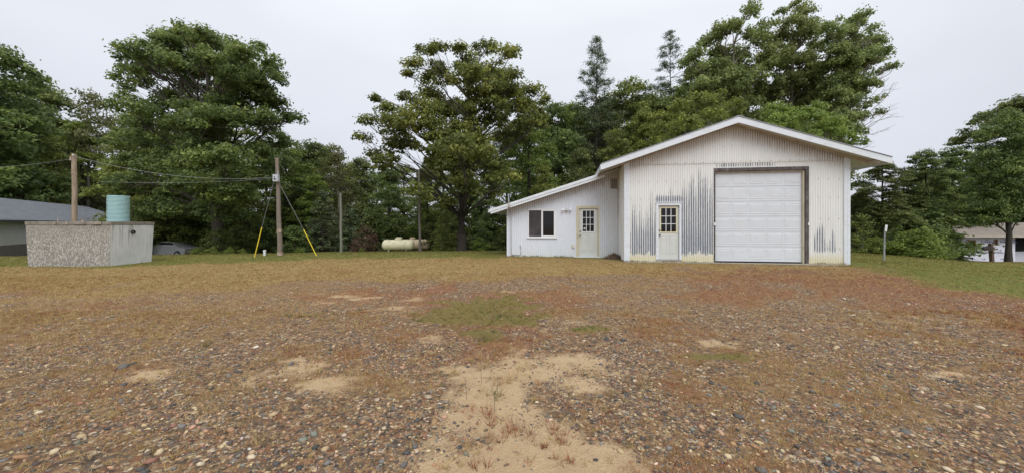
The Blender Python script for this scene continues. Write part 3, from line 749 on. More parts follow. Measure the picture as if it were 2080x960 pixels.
# ---- overhead door
GD = bpy.data.objects.new('garage_door', None); link(GD, BLD)
gx0, gx1, gz0, sh = 3.215, 6.145, .055, .5465
for i in range(6):
    z0 = gz0 + i * sh; z1 = z0 + sh - .006
    mb = MB().box(gx0, gx1, .10, .145, z0, z1)
    mb.box(gx0, gx1, .094, .10, z0, z0 + .014)
    cw = (gx1 - gx0) / 5
    for j in range(5):
        a, b = gx0 + j * cw + .045, gx0 + (j + 1) * cw - .045; c, d = z0 + .098, z1 - .092
        e1, e2 = .020, .026
        # groove ring and raised field
        fr = [(a, c), (b, c), (b, d), (a, d)]
        def ring(g, y): return [(a + g, y, c + g), (b - g, y, c + g), (b - g, y, d - g), (a + g, y, d - g)]
        R_ = [ring(-.012, .1005), ring(0, .093), ring(.012, .093), ring(.022, .0985), ring(.032, .0985), ring(.044, .094)]
        vs = [p for r_ in R_ for p in r_]; fs = []
        for k in range(len(R_) - 1):
            for t in range(4): fs.append((k*4+t, k*4+(t+1) % 4, (k+1)*4+(t+1) % 4, (k+1)*4+t))
        fs.append(tuple((len(R_)-1)*4 + t for t in range(4)))
        mb.add(vs, fs)
    mb.build('door_section', M['garage_paint'], GD)
MB().box(gx0, gx1, .092, .14, .018, .053).build('bottom_seal', M['black'], GD)
MB().box(3.165, 3.212, -.035, .16, .0, 3.335).build('door_jamb', M['dark_wood'], BLD)
MB().box(6.20, 6.31, -.038, .16, .0, 3.335).build('door_jamb', M['dark_wood'], BLD)
MB().box(6.148, 6.198, .02, .16, .0, 3.30).build('door_stop', M['cream_trim'], BLD)
MB().box(3.165, 6.31, -.040, .16, 3.337, 3.45).build('door_header', M['dark_wood'], BLD)
MB().box(3.215, 6.197, .03, .12, 3.285, 3.334).build('header_stop', M['stained_trim'], BLD)
for s_ in (3.188, 6.30): MB().box(s_ - .03, s_ + .03, -.06, -.041, 1.36, 1.46).build('latch_bracket', M['white_plastic'], BLD)
MB().box(3.0, 6.5, .17, .18, 0, 3.5).build('door_backing', M['dark_room'], BLD)
MB().prism([(-.02, -.03), (7.4, -.03), (7.4, -.30), (6.5, -.42), (3.2, -.38), (-.02, -.30)], -.3, .012, 'z').build('concrete_apron', M['concrete'], BLD)
# ---- a panelled walk door with nine panes
def walk_door(x0, x1, z0, z1, y, win, frame_mat, trim_mat, trim, step=None):
    D = bpy.data.objects.new('walk_door', None); link(D, BLD)
    a, b, c, d = win
    mb = MB()
    mb.box(x0, x1, y, y + .045, z0, c - .04).box(x0, x1, y, y + .045, d + .04, z1).box(x0, a - .04, y, y + .045, c - .04, d + .04).box(b + .04, x1, y, y + .045, c - .04, d + .04)
    w = (x1 - x0); m_ = (x0 + x1) / 2
    for (pa, pb) in ((x0 + .09, m_ - .04), (m_ + .04, x1 - .09)):
        pc, pd = z0 + .24, c - .14
        def ring(g, yy): return [(pa + g, yy, pc + g), (pb - g, yy, pc + g), (pb - g, yy, pd - g), (pa + g, yy, pd - g)]
        R_ = [ring(-.01, y), ring(0, y - .010), ring(.012, y - .010), ring(.026, y + .001), ring(.05, y - .008)]
        vs = [p for r_ in R_ for p in r_]; fs = [(k*4+t, k*4+(t+1) % 4, (k+1)*4+(t+1) % 4, (k+1)*4+t) for k in range(len(R_)-1) for t in range(4)]
        fs.append(tuple((len(R_)-1)*4 + t for t in range(4))); mb.add(vs, fs)
    mb.build('door_leaf', M['door_paint'], D)
    fr = MB(); g = .04
    fr.box(a - g, b + g, y - .016, y + .03, c - g, c).box(a - g, b + g, y - .016, y + .03, d, d + g).box(a - g, a, y - .016, y + .03, c, d).box(b, b + g, y - .016, y + .03, c, d)
    fr.build('window_frame', frame_mat, D)
    gr = MB(); t = .011
    for k in (1, 2):
        xx = a + (b - a) * k / 3; zz = c + (d - c) * k / 3
        gr.box(xx - t, xx + t, y - .008, y + .02, c, d)
        for kk in range(3):
            xa, xb = a + (b - a) * kk / 3 + t, a + (b - a) * (kk + 1) / 3 - t
            gr.box(xa if kk else a, xb if kk < 2 else b, y - .007, y + .019, zz - t, zz + t)
    gr.build('glazing_bars', M['white_plastic'], D)
    for i in range(3):
        for j in range(3):
            xa, xb = a + (b - a) * i / 3 + .012, a + (b - a) * (i + 1) / 3 - .012; za, zb = c + (d - c) * j / 3 + .012, c + (d - c) * (j + 1) / 3 - .012
            MB().box(xa, xb, y + .004, y + .012, za, zb).build('pane', M['glass'], D)
    MB().box(a - .02, b + .02, y + .05, y + .06, c - .02, d + .02).build('blind_backing', M['dark_room'], D)
    MB().lathe([(.028, -.012), (.028, 0), (.012, 0), (.012, -.045), (.026, -.05), (.030, -.068), (.020, -.082), (.004, -.085)], 14, (x0 + .055, y, z0 + .90), 'y').build('door_knob', M['brass'], D, smooth=True)
    MB().lathe([(.028, -.02), (.030, 0)], 14, (x0 + .055, y, z0 + 1.07), 'y').build('deadbolt', M['brass'], D, smooth=True)
    # casing
    ta, tb, tz, yo = trim
    cs = MB().box(ta, x0 - .006, yo, y + .08, z0 - .01, tz).box(x1 + .006, tb, yo, y + .08, z0 - .01, tz).box(x0 - .006, x1 + .006, yo, y + .08, z1 + .006, tz)
    cs.build('door_casing', trim_mat, D)
    return D
d1 = walk_door(1.222, 1.955, .10, 2.10, .035, (1.325, 1.86, 1.12, 2.00), M['door_cream'], M['white_trim'], (1.135, 2.035, 2.20, -.042))
MB().box(1.222, 1.955, .0, .09, .075, .098).build('threshold', M['galv'], d1)
MB().box(1.15, 2.03, -.06, .16, -.05, .074).build('door_step', M['concrete'], d1)
MB().box(1.10, 2.07, -.062, -.043, 2.20, 2.222).build('drip_cap', M['white_trim'], d1)

# ---- annex
AY = 1.60; AX0 = -4.80; AZ0 = -.04
atop = lambda x: 3.45 + .312 * (x + 1.04) - .02
aund = lambda x: atop(x) - .10
def grime_shade_annex(X, Z, v):
    d = (3.45 + .312 * (X + 1.04) - .15) - Z
    g = (1 - sst(.02, .3 + .45 * riblevel(X, 41, 0, 1), d)) * .50 * (.3 + .9 * v)
    g = np.maximum(g, .5 * sst(-.16, -.03, X) * (1 - sst(.4, 1.1, np.abs(Z - 2.6))) * vnoise(X * 30, Z * 9, 4))
    return g + .22 * v * sst(-2.2, -.4, X) + .30 * v  # valley terms darken the colour as rib shade, on top of the streaks
def cream_annex(X, Z, v): return .25 * (1 - sst(.1, .5, Z)) + .25 * sst(-1, -.1, X)
WIN = (-3.86, -2.68, .87, 2.01); AD = (-1.74, -.84, -1, 2.17)
n5 = 5
for i in range(n5):
    a, b = AX0 + i * 4.8 / n5, AX0 + (i + 1) * 4.8 / n5
    corr('annex_sheet', M['siding_annex'], a, b + (.01 if i < n5 - 1 else -.012), lambda x: AZ0, lambda x: aund(x) - .0, AY - .012 + (.003 if i % 2 else 0), (WIN, AD), None, grime_shade_annex, cream_annex, dz=.045, amp=.0120)
corr('annex_side_sheet', M['siding_annex'], AY + .01, 9.5, lambda x: AZ0 - .3, lambda x: aund(AX0) - .005, AX0 - .004, (), None, None, None, 'y', dz=.4)
MB().prism([(AX0, -.8), (-.02, -.8), (-.02, aund(-.02)), (AX0, aund(AX0))], 9.5, 9.55).build('annex_back_wall', M['siding_annex'], BLD)
MB().box(AX0 + .02, -.03, AY + .03, 9.45, -.9, AZ0 - .002).build('annex_foundation', M['concrete'], BLD)
MB().prism([(AX0 - .022, AY - .03), (AX0 + .07, AY - .03), (AX0 + .07, AY - .022), (AX0 - .014, AY - .022), (AX0 - .014, AY + .07), (AX0 - .022, AY + .07)], AZ0, aund(AX0) - .01, 'z').build('annex_corner_trim', M['white_trim'], BLD)
x0, x1 = -5.53, -.035
MB().prism([(x0, atop(x0) - .06), (x0, atop(x0)), (x1, atop(x1)), (x1, atop(x1) - .06)], 1.16, 9.9).build('annex_roof_panel', M['roof_metal'], BLD)
MB().prism([(x0 + .05, atop(x0 + .05) - .063), (x0 + .05, atop(x0 + .05) - .098), (x1, atop(x1) - .098), (x1, atop(x1) - .063)], 1.16, 9.8).build('annex_soffit', M['soffit'], BLD)
xf = -.93
MB().prism([(x0, atop(x0) - .105), (x0, atop(x0) + .006), (xf, atop(xf) + .006), (xf, atop(xf) - .105)], 1.115, 1.157).build('annex_rake_trim', M['white_trim'], BLD)
MB().prism([(x0 + .07, atop(x0) - .205 + .07 * .312), (x0 + .07, atop(x0) - .108 + .07 * .312), (xf + .3, atop(xf + .3) - .108), (xf + .3, atop(xf + .3) - .205)], 1.135, 1.157).build('annex_rake_board', M['white_trim'], BLD)
MB().box(x0 - .02, x0 + .005, 1.115, 9.9, atop(x0) - .125, atop(x0) + .003).build('annex_eave_fascia', M['white_trim'], BLD)
rb = MB()
for kk in range(15): yy = 1.4 + kk * .58; rb.prism([(x0, atop(x0)), (x0, atop(x0) + .02), (-.95, atop(-.95) + .012), (-.95, atop(-.95))], yy, yy + .03)
tag(rb.build('annex_roof_ribs', M['roof_metal'], BLD), kind='stuff')
d2 = walk_door(-1.672, -.885, .035, 2.075, AY + .03, (-1.515, -1.04, 1.10, 1.985), M['white_plastic'], M['cream_trim'], (-1.785, -.815, 2.185, AY - .035))
MB().box(-1.80, -.80, AY - .05, AY + .09, -.03, .03).build('threshold', M['white_trim'], d2)
MB().lathe([(.045, 0), (.045, -.003)], 18, (-1.435, AY + .033, 1.22), 'y').build('window_sticker', M['white_plastic'], d2)
MB().lathe([(.028, -.0035), (.028, -.005)], 18, (-1.435, AY + .033, 1.21), 'y').build('sticker_emblem', simple('sticker_blue', (.25, .42, .6), .5), d2)
# sliding window
WN = bpy.data.objects.new('sliding_window', None); link(WN, BLD)
a, b, c, d = WIN
fr = MB().box(a - .03, b + .03, AY - .045, AY + .05, d, d + .045).box(a - .03, b + .03, AY - .045, AY + .05, c - .04, c).box(a - .03, a + .025, AY - .045, AY + .05, c, d).box(b - .025, b + .03, AY - .045, AY + .05, c, d)
fr.build('window_frame', M['white_plastic'], WN)
m_ = (a + b) / 2 + .01
MB().box(m_ - .03, m_ + .04, AY - .042, AY + .04, c, d).build('meeting_rail', M['white_plastic'], WN)
MB().box(m_ + .04, b - .025, AY - .038, AY + .0, c, c + .045).box(m_ + .04, b - .025, AY - .038, AY + .0, d - .035, d).box(b - .065, b - .025, AY - .038, AY + .0, c + .045, d - .035).build('sash', M['white_plastic'], WN)
MB().box(a + .025, m_ - .03, AY - .034, AY - .029, c, d).build('insect_screen', M['screen'], WN)
MB().box(m_ + .04, b - .065, AY - .031, AY - .026, c + .045, d - .035).build('pane', M['glass'], WN)
MB().box(a - .07, b + .07, AY - .06, AY + .0, c - .075, c - .042).build('window_sill', M['white_trim'], WN)
MB().box(a - .05, b + .05, AY - .05, AY - .03, d + .047, d + .07).build('drip_cap', M['white_trim'], WN)
MB().box(a, b, AY + .055, AY + .065, c, d).build('dark_interior', M['dark_room'], WN)
# vent with louvres
VT = bpy.data.objects.new('wall_vent', None); link(VT, BLD)
a, b, c, d = -.375, -.055, 2.89, 3.35
MB().box(a, b, AY - .04, AY - .005, d - .028, d).box(a, b, AY - .04, AY - .005, c, c + .028).box(a, a + .028, AY - .04, AY - .005, c + .028, d - .028).box(b - .028, b, AY - .04, AY - .005, c + .028, d - .028).build('vent_frame', M['stained_trim'], VT)
for k in range(9):
    z0 = c + .04 + k * .043
    MB().prism([(AY - .038, z0), (AY - .034, z0 - .003), (AY - .010, z0 + .030), (AY - .014, z0 + .033)], a + .03, b - .03, 'x').build('louvre', M['bronze'], VT)
MB().box(a + .028, b - .028, AY - .008, AY - .002, c + .028, d - .028).build('vent_backing', M['dark_room'], VT)
# round lamp on the upper wall, twin lamp by the door, outlet, mast and cable
LP = bpy.data.objects.new('round_wall_lamp', None); link(LP, BLD)
MB().lathe([(.075, .0), (.078, -.03), (.060, -.045), (.02, -.05)], 20, (-.70, AY - .022, 3.02), 'y').build('lamp_base', M['white_plastic'], LP, smooth=True)
MB().lathe([(.020, -.05), (.026, -.09), (.02, -.10)], 12, (-.685, AY - .022, 3.03), 'y').build('lamp_socket', M['black'], LP, smooth=True)
TL = bpy.data.objects.new('twin_wall_lamp', None); link(TL, BLD)
MB().lathe([(.062, 0), (.062, -.02), (.045, -.04), (.02, -.05)], 18, (-2.20, AY - .022, 2.00), 'y').build('lamp_base', M['white_plastic'], TL, smooth=True)
for e_ in (-1, 1):
    MB().tube([(-2.20, AY - .06, 2.0), (-2.20 + .07 * e_, AY - .09, 2.01), (-2.20 + .12 * e_, AY - .10, 2.02)], .014, 8).build('lamp_arm', M['galv'], TL, smooth=True)
    MB().tube([(-2.20 + .10 * e_, AY - .095, 2.025), (-2.20 + .15 * e_, AY - .11, 2.02), (-2.20 + .205 * e_, AY - .125, 2.00)], [.028, .045, .055], 14).build('lamp_head', M['white_plastic'], TL, smooth=True)
MB().box(-2.235, -2.165, AY - .10, AY - .05, 1.945, 1.985).build('motion_sensor', M['rusty'], TL)
MB().lathe([(.018, .0), (.018, .07)], 10, (-2.2, AY - .05, 2.03), 'z').build('lamp_finial', M['stained_trim'], TL)
OU = bpy.data.objects.new('outlet_box', None); link(OU, BLD)
MB().box(-1.975, -1.865, AY - .05, AY - .02, .39, .55).build('outlet_frame', M['cream_trim'], OU)
MB().box(-1.945, -1.895, AY - .056, AY - .05, .43, .51).build('outlet_face', M['white_plastic'], OU)
MB().tube([(-4.66, 1.10, 2.10), (-4.66, 1.09, 2.38), (-4.665, 1.09, 2.62), (-4.69, 1.09, 2.69)], .030, 10).build('service_mast', M['galv'], BLD, smooth=True)
MB().box(-4.69, -4.60, 1.06, 1.112, 2.14, 2.24).build('mast_bracket', M['stained_trim'], BLD)
MB().tube([(-4.66, 1.09, 2.12), (-4.64, 1.35, 1.96), (-4.63, AY - .045, 1.86), (-4.625, AY - .04, 1.0), (-4.62, AY - .04, .14), (-4.57, AY - .045, .07), (-4.22, AY - .045, .06), (-4.19, AY - .045, .10), (-4.20, AY - .045, .42), (-4.225, AY - .05, .50)], .011, 6).build('cable', M['wire'], BLD, smooth=True)

# heap of leaves and twigs in the inside corner
PL = thing('leaf_pile', 'small heap of brown leaves and twigs in the corner beside the annex wall', 'leaf pile', (0, 0, 0))
PL.parent = None
cb, sb = cos(radians(-8.657)), sin(radians(-8.657))
def b2w(x, y, z): return (4.2978 + x * cb - y * sb, 14.0757 + x * sb + y * cb, .13 + z)
px_, py_, pz_ = b2w(-.25, 1.12, -.10)
PL.location = (px_, py_, gz(px_, py_))
r = np.random.default_rng(77)
mb = MB(); n_ = 12; vs = []; fs = []
for i in range(7):
    for j in range(n_):
        a = 2 * pi * j / n_; q_ = (6 - i) / 6
        vs.append((.46 * q_ * cos(a) * r.uniform(.85, 1.1), .30 * q_ * sin(a), .24 * (1 - q_ ** 1.3) * r.uniform(.8, 1.15) - .02))
for i in range(6):
    for j in range(n_): fs.append((i*n_+j, i*n_+(j+1) % n_, (i+1)*n_+(j+1) % n_, (i+1)*n_+j))
mb.add(vs, fs); mb.build('litter_mound', simple('leaf_litter', (.11, .07, .045), .95, (.05, .035, .025), 20, bmp=1), PL)
tw = MB()
for i in range(26):
    a = r.uniform(0, 6.28); q_ = r.uniform(0, .36); l = r.uniform(.08, .26); h = .2 * (1 - q_ / .45)
    p = np.array((q_ * 1.2 * cos(a), q_ * .7 * sin(a), h)); d = r.normal(0, 1, 3); d[2] *= .4; d /= np.linalg.norm(d)
    tw.tube([p - d * l / 2, p + d * l / 2 + (0, 0, .02)], [.006, .004], 4)
tag(tw.build('twigs', M['deadwood'], PL), kind='stuff')
C_ = np.c_[r.normal(0, .2, 500), r.normal(0, .12, 500), r.uniform(.02, .24, 500)]
C_[:, 2] *= np.clip(1 - np.abs(C_[:, 0]) / .5, .1, 1)
Vv, Ff, Cc = blades(C_, np.full(500, .05), np.full(500, .03), 1.2, np.array([(.20,.12,.07), (.12,.07,.045), (.28,.18,.10)])[r.integers(0, 3, 500)], r, 1)
tag(meshobj('dead_leaves', npmesh('dead_leaves', Vv, Ff, {'col': ('POINT', Cc)}), M['grass'], PL), kind='stuff')

# ================================================================== CONCRETE TANK, left
def ploc(px, Y, z=None): x = (px - CX) * Y / F; return np.array((x, Y, gz(x, Y) if z is None else z))
TK = thing('concrete_tank', 'precast concrete tank box with mottled rough side and stained lid edge', 'concrete tank', (-14.72, 13.55, 0))
TH = math.atan2(13.40 - 13.62, -17.62 + 14.72) + pi      # direction of the long side
TK.rotation_euler = (0, 0, radians(3.0))
Lx, Ly, Hh, tp = 2.93, 1.72, 1.50, .030
zb = -.08
# local x: -Lx..0 (long face towards the camera), y: 0..Ly
def taper(x, y, z):
    t = (Hh - z) / Hh * tp * 1.6
    return (x + (t if x < -Lx / 2 else -t), y + (t * .6 if y < Ly / 2 else -t), z)
def face(name, a, b, mat_, th):
    """a slab of wall from plan corner a to plan corner b, thickness th inwards, as a grid with small unevenness"""
    mb = MB(); n = 24; mz = 10; vs = []; fs = []
    d = np.array(b) - np.array(a); L = np.linalg.norm(d); d = d / L; nrm = np.array((d[1], -d[0]))
    for j in range(mz + 1):
        z = zb + (Hh - zb) * j / mz
        for i in range(n + 1):
            x, y = a[0] + d[0] * L * i / n, a[1] + d[1] * L * i / n
            X_, Y_, Z_ = taper(x, y, z); o_ = (float(fbm(i * .9, j * .9, 5)) - .5) * .016
            if i in (0, n): o_ = 0
            vs.append((X_ + nrm[0] * o_, Y_ + nrm[1] * o_, Z_))
    m1 = len(vs)
    for j in range(mz): fs += [(j*(n+1)+i, j*(n+1)+i+1, (j+1)*(n+1)+i+1, (j+1)*(n+1)+i) for i in range(n)]
    mb.add(vs, fs)
    return mb.build(name, mat_, TK, smooth=False)
face('rough_side', (-Lx, 0), (0, 0), M['tank_rough'], .08)
face('smooth_side', (0, 0), (0, Ly), M['tank_smooth'], .08)
face('back_side', (0, Ly), (-Lx, Ly), M['tank_smooth'], .08)
face('left_side', (-Lx, Ly), (-Lx, 0), M['tank_smooth'], .08)
ld = MB()
ld.prism([(-Lx - .018, -.018), (.018, -.018), (.018, Ly + .018), (-Lx - .018, Ly + .018)], Hh + .006, Hh + .125, 'z')
ld.build('tank_lid', M['tank_lid'], TK, bevel=.012)
for xa, xb in ((-1.93, -1.86), (-1.52, -1.45), (-.52, -.30)):
    MB().box(xa, xb, -.045, -.031, Hh + .02, Hh + .128).build('lid_lug', M['concrete'], TK)
MB().box(-1.28, -.35, -.002, .05, Hh - .022, Hh + .0055).build('joint_gap', M['black'], TK)
MB().lathe([(.075, -.06), (.075, .05), (.055, .05), (.055, -.02)], 20, (0, .82, Hh - .27), 'x').build('outlet_pipe', M['black'], TK, smooth=True)
MB().box(-1.05, -.97, .02, .05, Hh + .126, Hh + .19).build('lifting_hook', M['rusty'], TK)
MB().tube([(-1.95, .10, Hh + .12), (-1.95, .10, Hh + .24)], .012, 6).build('rebar_stub', M['rusty'], TK)
# corrugated riser on the lid
c3, s3 = cos(radians(3)), sin(radians(3))
def t2w(x, y, z): return (-14.72 + x * c3 - y * s3, 13.55 + x * s3 + y * c3, z)
RS = thing('plastic_riser', 'pale turquoise ribbed plastic riser pipe standing on the concrete tank', 'riser pipe', t2w(-.46, .75, Hh + .126))
prof = []
nr_ = 20; hh = 1.0
for i in range(nr_):
    z0 = i * hh / nr_; z1 = (i + 1) * hh / nr_; g = z1 - z0
    prof += [(.276, z0 + .05 * g), (.318, z0 + .25 * g), (.318, z0 + .55 * g), (.276, z0 + .80 * g)]
prof += [(.30, hh), (.275, hh), (.272, .02)]
MB().lathe(prof, 40).build('riser_wall', M['riser'], RS, smooth=True)

# ================================================================== POLES, WIRES, SMALL THINGS
def pole(name, label, px, Y, ptop, r0, r1, mat_, lean_px=0, zbase=None, cat='pole', group=None):
    x, y, z = at(px, Y); zt = hz(ptop, Y); lx = lean_px * Y / F
    T = thing(name, label, cat, (x, y, z), group=group)
    h = zt - z; n = 7
    pts = [(lx * k / n + .012 * sin(k * 1.7), 0, -.3 * (k == 0) + h * k / n) for k in range(n + 1)]
    MB().tube(pts, [r0 + (r1 - r0) * k / n for k in range(n + 1)], 12).build('pole_shaft', mat_, T, smooth=True)
    return T, np.array((x + lx, y, zt)), h, np.array((x, y, z))
P1, P1t, h1, b1 = pole('utility_pole', 'pale weathered timber pole standing behind the concrete tank', 152, 16.6, 313, .095, .085, M['pole_pale'], -1, cat='utility pole')
P2, P2t, h2, b2 = pole('utility_pole', 'timber pole with grey meter box between two yellow guy guards', 569, 18.0, 321, .115, .075, M['pole_wood'], -6, cat='utility pole')
P3, P3t, h3, b3 = pole('utility_pole', 'bare grey pole between the guyed pole and the brown bush', 693, 24.0, 392, .085, .07, M['pole_grey'], -1, cat='utility pole')
P4, P4t, h4, b4 = pole('utility_pole', 'tall thin dark pole standing in front of the propane tanks', 853, 20.5, 345, .075, .05, M['pole_dark'], -2, cat='utility pole')
MB().box(-.105, .105, -.10, -.0755, 1.12, 1.30).build('meter_plate', M['rusty'], P2)
zm = hz(363, 18.0) - b2[2]
xo = -4.4 * 18 / F
mbx = thing('dummy', 'x', 'x'); bpy.data.objects.remove(mbx)
bx_ = MB().box(xo - .11 + .02, xo + .15, -.27, -.105, zm - .17, zm + .17).build('meter_box', M['grey_box'], P2, bevel=.01)
MB().box(xo - .03, xo + .02, -.276, -.27, zm + .02, zm + .06).box(xo - .03, xo - .01, -.276, -.27, zm - .06, zm + .02).box(xo - .01, xo + .06, -.276, -.27, zm - .1, zm - .02).build('box_print', M['black'], bx_)
MB().tube([(xo + .10, -.17, zm + .17), (xo + .10, -.17, zm + .30), (xo + .07, -.18, zm + .34)], .018, 8).build('weather_head', M['galv'], P2, smooth=True)
MB().tube([(xo + .13, -.12, zm - .17), (xo + .17, -.11, zm - 1.0)], .008, 6).build('ground_wire', M['wire'], P2)
MB().lathe([(.13, .0), (.135, .16)], 14, (0, 0, .02)).build('rusty_collar', M['rusty'], P2, smooth=True)
MB().tube([(.02, -.10, h1 - .06), (.09, -.12, h1 - .08)], .022, 8).build('insulator', M['white_plastic'], P1, smooth=True)
MB().box(-.11, -.04, -.11, -.05, h1 - .30, h1 - .12).build('wire_bracket', M['rusty'], P1)
MB().tube([(-.11, 0, h1 - .85), (-.06, -.10, h1 - .88), (.06, -.10, h1 - .90), (.11, 0, h1 - .92)], .008, 6).build('pole_band', M['rusty'], P1)
def wire(name, label, a, b, sag, rad, mat_, cat='wire', n=18, group=None):
    a = np.array(a, float); b = np.array(b, float)
    pts = [a + (b - a) * t - np.array((0, 0, sag * 4 * t * (1 - t))) for t in np.linspace(0, 1, n)]
    o = MB().tube(pts, rad, 6).build(name, mat_, smooth=True); tag(o, label, cat, group=group); return o
wire('overhead_wire', 'twisted pale service wire sagging from the pale pole top to the meter box pole', P1t + (.09, -.12, -.10), P2t + (-.06, -.1, -.95), .42, .0075, M['wire_pale'])
wire('overhead_wire', 'thin wire running low behind the turquoise riser to the meter box pole', (-19.6, 17.5, 3.55), P2t + (-.06, .0, -1.0), .12, .0045, M['wire_pale'])
wire('overhead_wire', 'wire leaving the pale pole towards the left edge of the picture', P1t + (-.1, 0, -.22), (-31, 17.5, 4.7), .45, .008, M['wire'])
wire('overhead_wire', 'thin dark wire from the meter box pole across to the bare grey pole', P2t + (.08, 0, -1.15), P3t + (0, 0, -.12), .15, .006, M['wire'])
def guy(label, top, px, py, Y, gtop_px, gtop_py):
    base = ploc(px, Y); T = thing('guy_wire', label, 'guy wire', tuple(base), group='guy wires of the meter box pole')
    top = np.array(top) - base; gl = (hz(gtop_py, Y) - base[2]) / top[2]
    j = top * gl
    MB().tube([(0, 0, -.1), j * .99], [.021, .021], 10).build('yellow_guard', M['yellow'], T, smooth=True)
    MB().tube([j * .97, top], .010, 6).build('guy_strand', M['wire'], T)
guy('guy wire with yellow guard on the left of the meter box pole', P2t + (-.03, 0, -.65), 516, 514, 17.3, 528, 461)
guy('guy wire with yellow guard on the right of the meter box pole', P2t + (.05, 0, -1.15), 645, 512, 17.6, 620, 466)
WP = thing('white_vent_pipe', 'short white plastic pipe standing left of the meter box pole', 'pipe', at(537.5, 18.2))
MB().lathe([(.06, -.2), (.06, .27), (.048, .27), (.048, .1)], 14).build('pipe_wall', M['white_plastic'], WP, smooth=True)
MB().lathe([(.066, .20), (.066, .285), (.05, .285)], 14).build('pipe_cap', M['white_plastic'], WP, smooth=True)
MP = thing('marker_post', 'thin pale metal post with white label right of the workshop', 'post', at(1795.5, 15.4))
hp = hz(457, 15.4) - MP.location.z
MB().tube([(0, 0, -.2), (.02, 0, hp * .55)], .032, 10).build('post_lower', M['galv'], MP, smooth=True)
MB().tube([(.02, 0, hp * .5), (.045, 0, hp - .10)], .024, 10).build('post_upper', M['galv'], MP, smooth=True)
MB().prism([(.01, hp - .24), (.035, hp - .28), (.075, hp - .26), (.115, hp), (.02, hp + .01)], -.045, -.028).build('post_label', M['white_plastic'], MP)
# mailbox style arm post
AP = thing('mailbox_post', 'dark timber post with cross arm and box in front of the wrapped house', 'mailbox post', at(2015, 24.0))
AP.rotation_euler = (0, radians(-4), 0)
zt = hz(494, 24) - AP.location.z
MB().box(-.07, .07, -.085, .085, -.4, zt).build('post', M['post_wood'], AP)
MB().box(-.60, .26, -.16, -.087, zt - .42, zt - .34).build('cross_arm', M['post_wood'], AP)
MB().prism([(-.12, zt - .43), (-.05, zt - .43), (-.02, zt - .60), (-.10, zt - .52)], -.15, -.09).build('arm_brace', M['post_wood'], AP)
bxm = MB().prism([(-.70, zt - .33), (-.10, zt - .33), (-.10, zt - .17), (-.62, zt - .17), (-.70, zt - .22)], -.20, -.0875).build('letter_box', simple('dark_box', (.035, .03, .032), .6), AP)

# propane tanks
def propane(label, px, Y, L, R, rz, mat_, dome):
    T = thing('propane_tank', label, 'propane tank', at(px, Y), rz, group='propane tanks at the yard edge')
    T.location.z += -.02
    n = 9; prof = []
    hl = L / 2 - R * .75
    for k in range(n + 1):
        a = pi / 2 * k / n; prof.append((max(.01, R * sin(a)), -hl - R * .75 * cos(a)))
    for k in range(n + 1):
        a = pi / 2 * (1 - k / n); prof.append((max(.01, R * sin(a)), hl + R * .75 * cos(a)))
    zc = R + .10
    MB().lathe(prof, 28, (0, 0, zc), 'x').build('tank_shell', mat_, T, smooth=True)
    for s_ in (-hl * .7, hl * .7):
        MB().box(s_ - .05, s_ + .05, -R * .6, R * .6, 0, .22).build('tank_foot', M['concrete'], T)
        MB().tube([(s_ * 1.25, 0, zc + R - .02), (s_ * 1.25, 0, zc + R + .05)], .03, 8).build('lifting_lug', mat_, T)
    if dome == 'box':
        MB().prism([(-.20, zc + R - .05), (.26, zc + R - .05), (.26, zc + R + .17), (-.10, zc + R + .17), (-.20, zc + R + .05)], -.17, .17).build('valve_hood', mat_, T, bevel=.02)
    else:
        MB().lathe([(.22, zc + R - .06), (.22, zc + R + .08), (.19, zc + R + .13), (.05, zc + R + .15)], 18).build('valve_hood', mat_, T, smooth=True)
    return T
propane('pale yellow green propane tank lying in front, with boxy valve hood', 809, 26.5, 2.35, .375, radians(-3), M['tank_paint'], 'box')
propane('tan propane tank with round valve dome lying behind the pale one', 838, 28.6, 2.75, .40, radians(-3), M['tank_paint2'], 'dome')

# ---- old car behind the tank
CR = thing('parked_car', 'old dusty grey car half hidden behind brush beside the concrete tank', 'car', (0, 0, 0), radians(172))
CR.location = (-29.3, 32.0, gz(-29.3, 32.0) + .05)
paint = simple('dusty_paint', (.26, .265, .275), .45, (.18, .185, .19), 3, dirt=(.25, .25, .24), dirt_s=4)
side = [(-2.1, .35), (-2.15, .75), (-1.95, .88), (-1.35, .93), (-.75, 1.32), (.35, 1.36), (1.0, 1.0), (1.95, .86), (2.15, .7), (2.15, .35), (1.8, .28), (-1.8, .28)]
vs = []; fs = []; n = len(side)
for kx, (yy, cab) in enumerate(((-.86, 0), (-.78, .0), (.78, 0), (.86, 0))):
    for (x, z) in side:
        tuck = .16 * max(0, z - .95) / .4
        w = .86 if kx in (0, 3) else .70
        vs.append((x * (1 if kx in (1, 2) else .985), (yy if kx in (0, 3) else yy) * (1 - tuck), z if kx in (1, 2) else z * .985 + .01))
for k in range(3): fs += [(k*n+i, k*n+(i+1) % n, (k+1)*n+(i+1) % n, (k+1)*n+i) for i in range(n)]
fs += [tuple(range(n))[::-1], tuple(3*n+i for i in range(n))]
MB().add(vs, fs).build('car_body', paint, CR, smooth=True)
MB().prism([(-1.22, .99), (-.74, 1.27), (.30, 1.30), (.86, 1.02)], -.80, -.775).build('side_window', M['glass'], CR)
MB().prism([(-1.22, .99), (-.74, 1.27), (.30, 1.30), (.86, 1.02)], .775, .80).build('side_window', M['glass'], CR)
MB().add([(.99, -.66, 1.02), (.99, .66, 1.02), (.40, .58, 1.345), (.40, -.58, 1.345)], [(0, 1, 2, 3)]).build('windscreen', M['glass'], CR, loc=(.012, 0, .012))
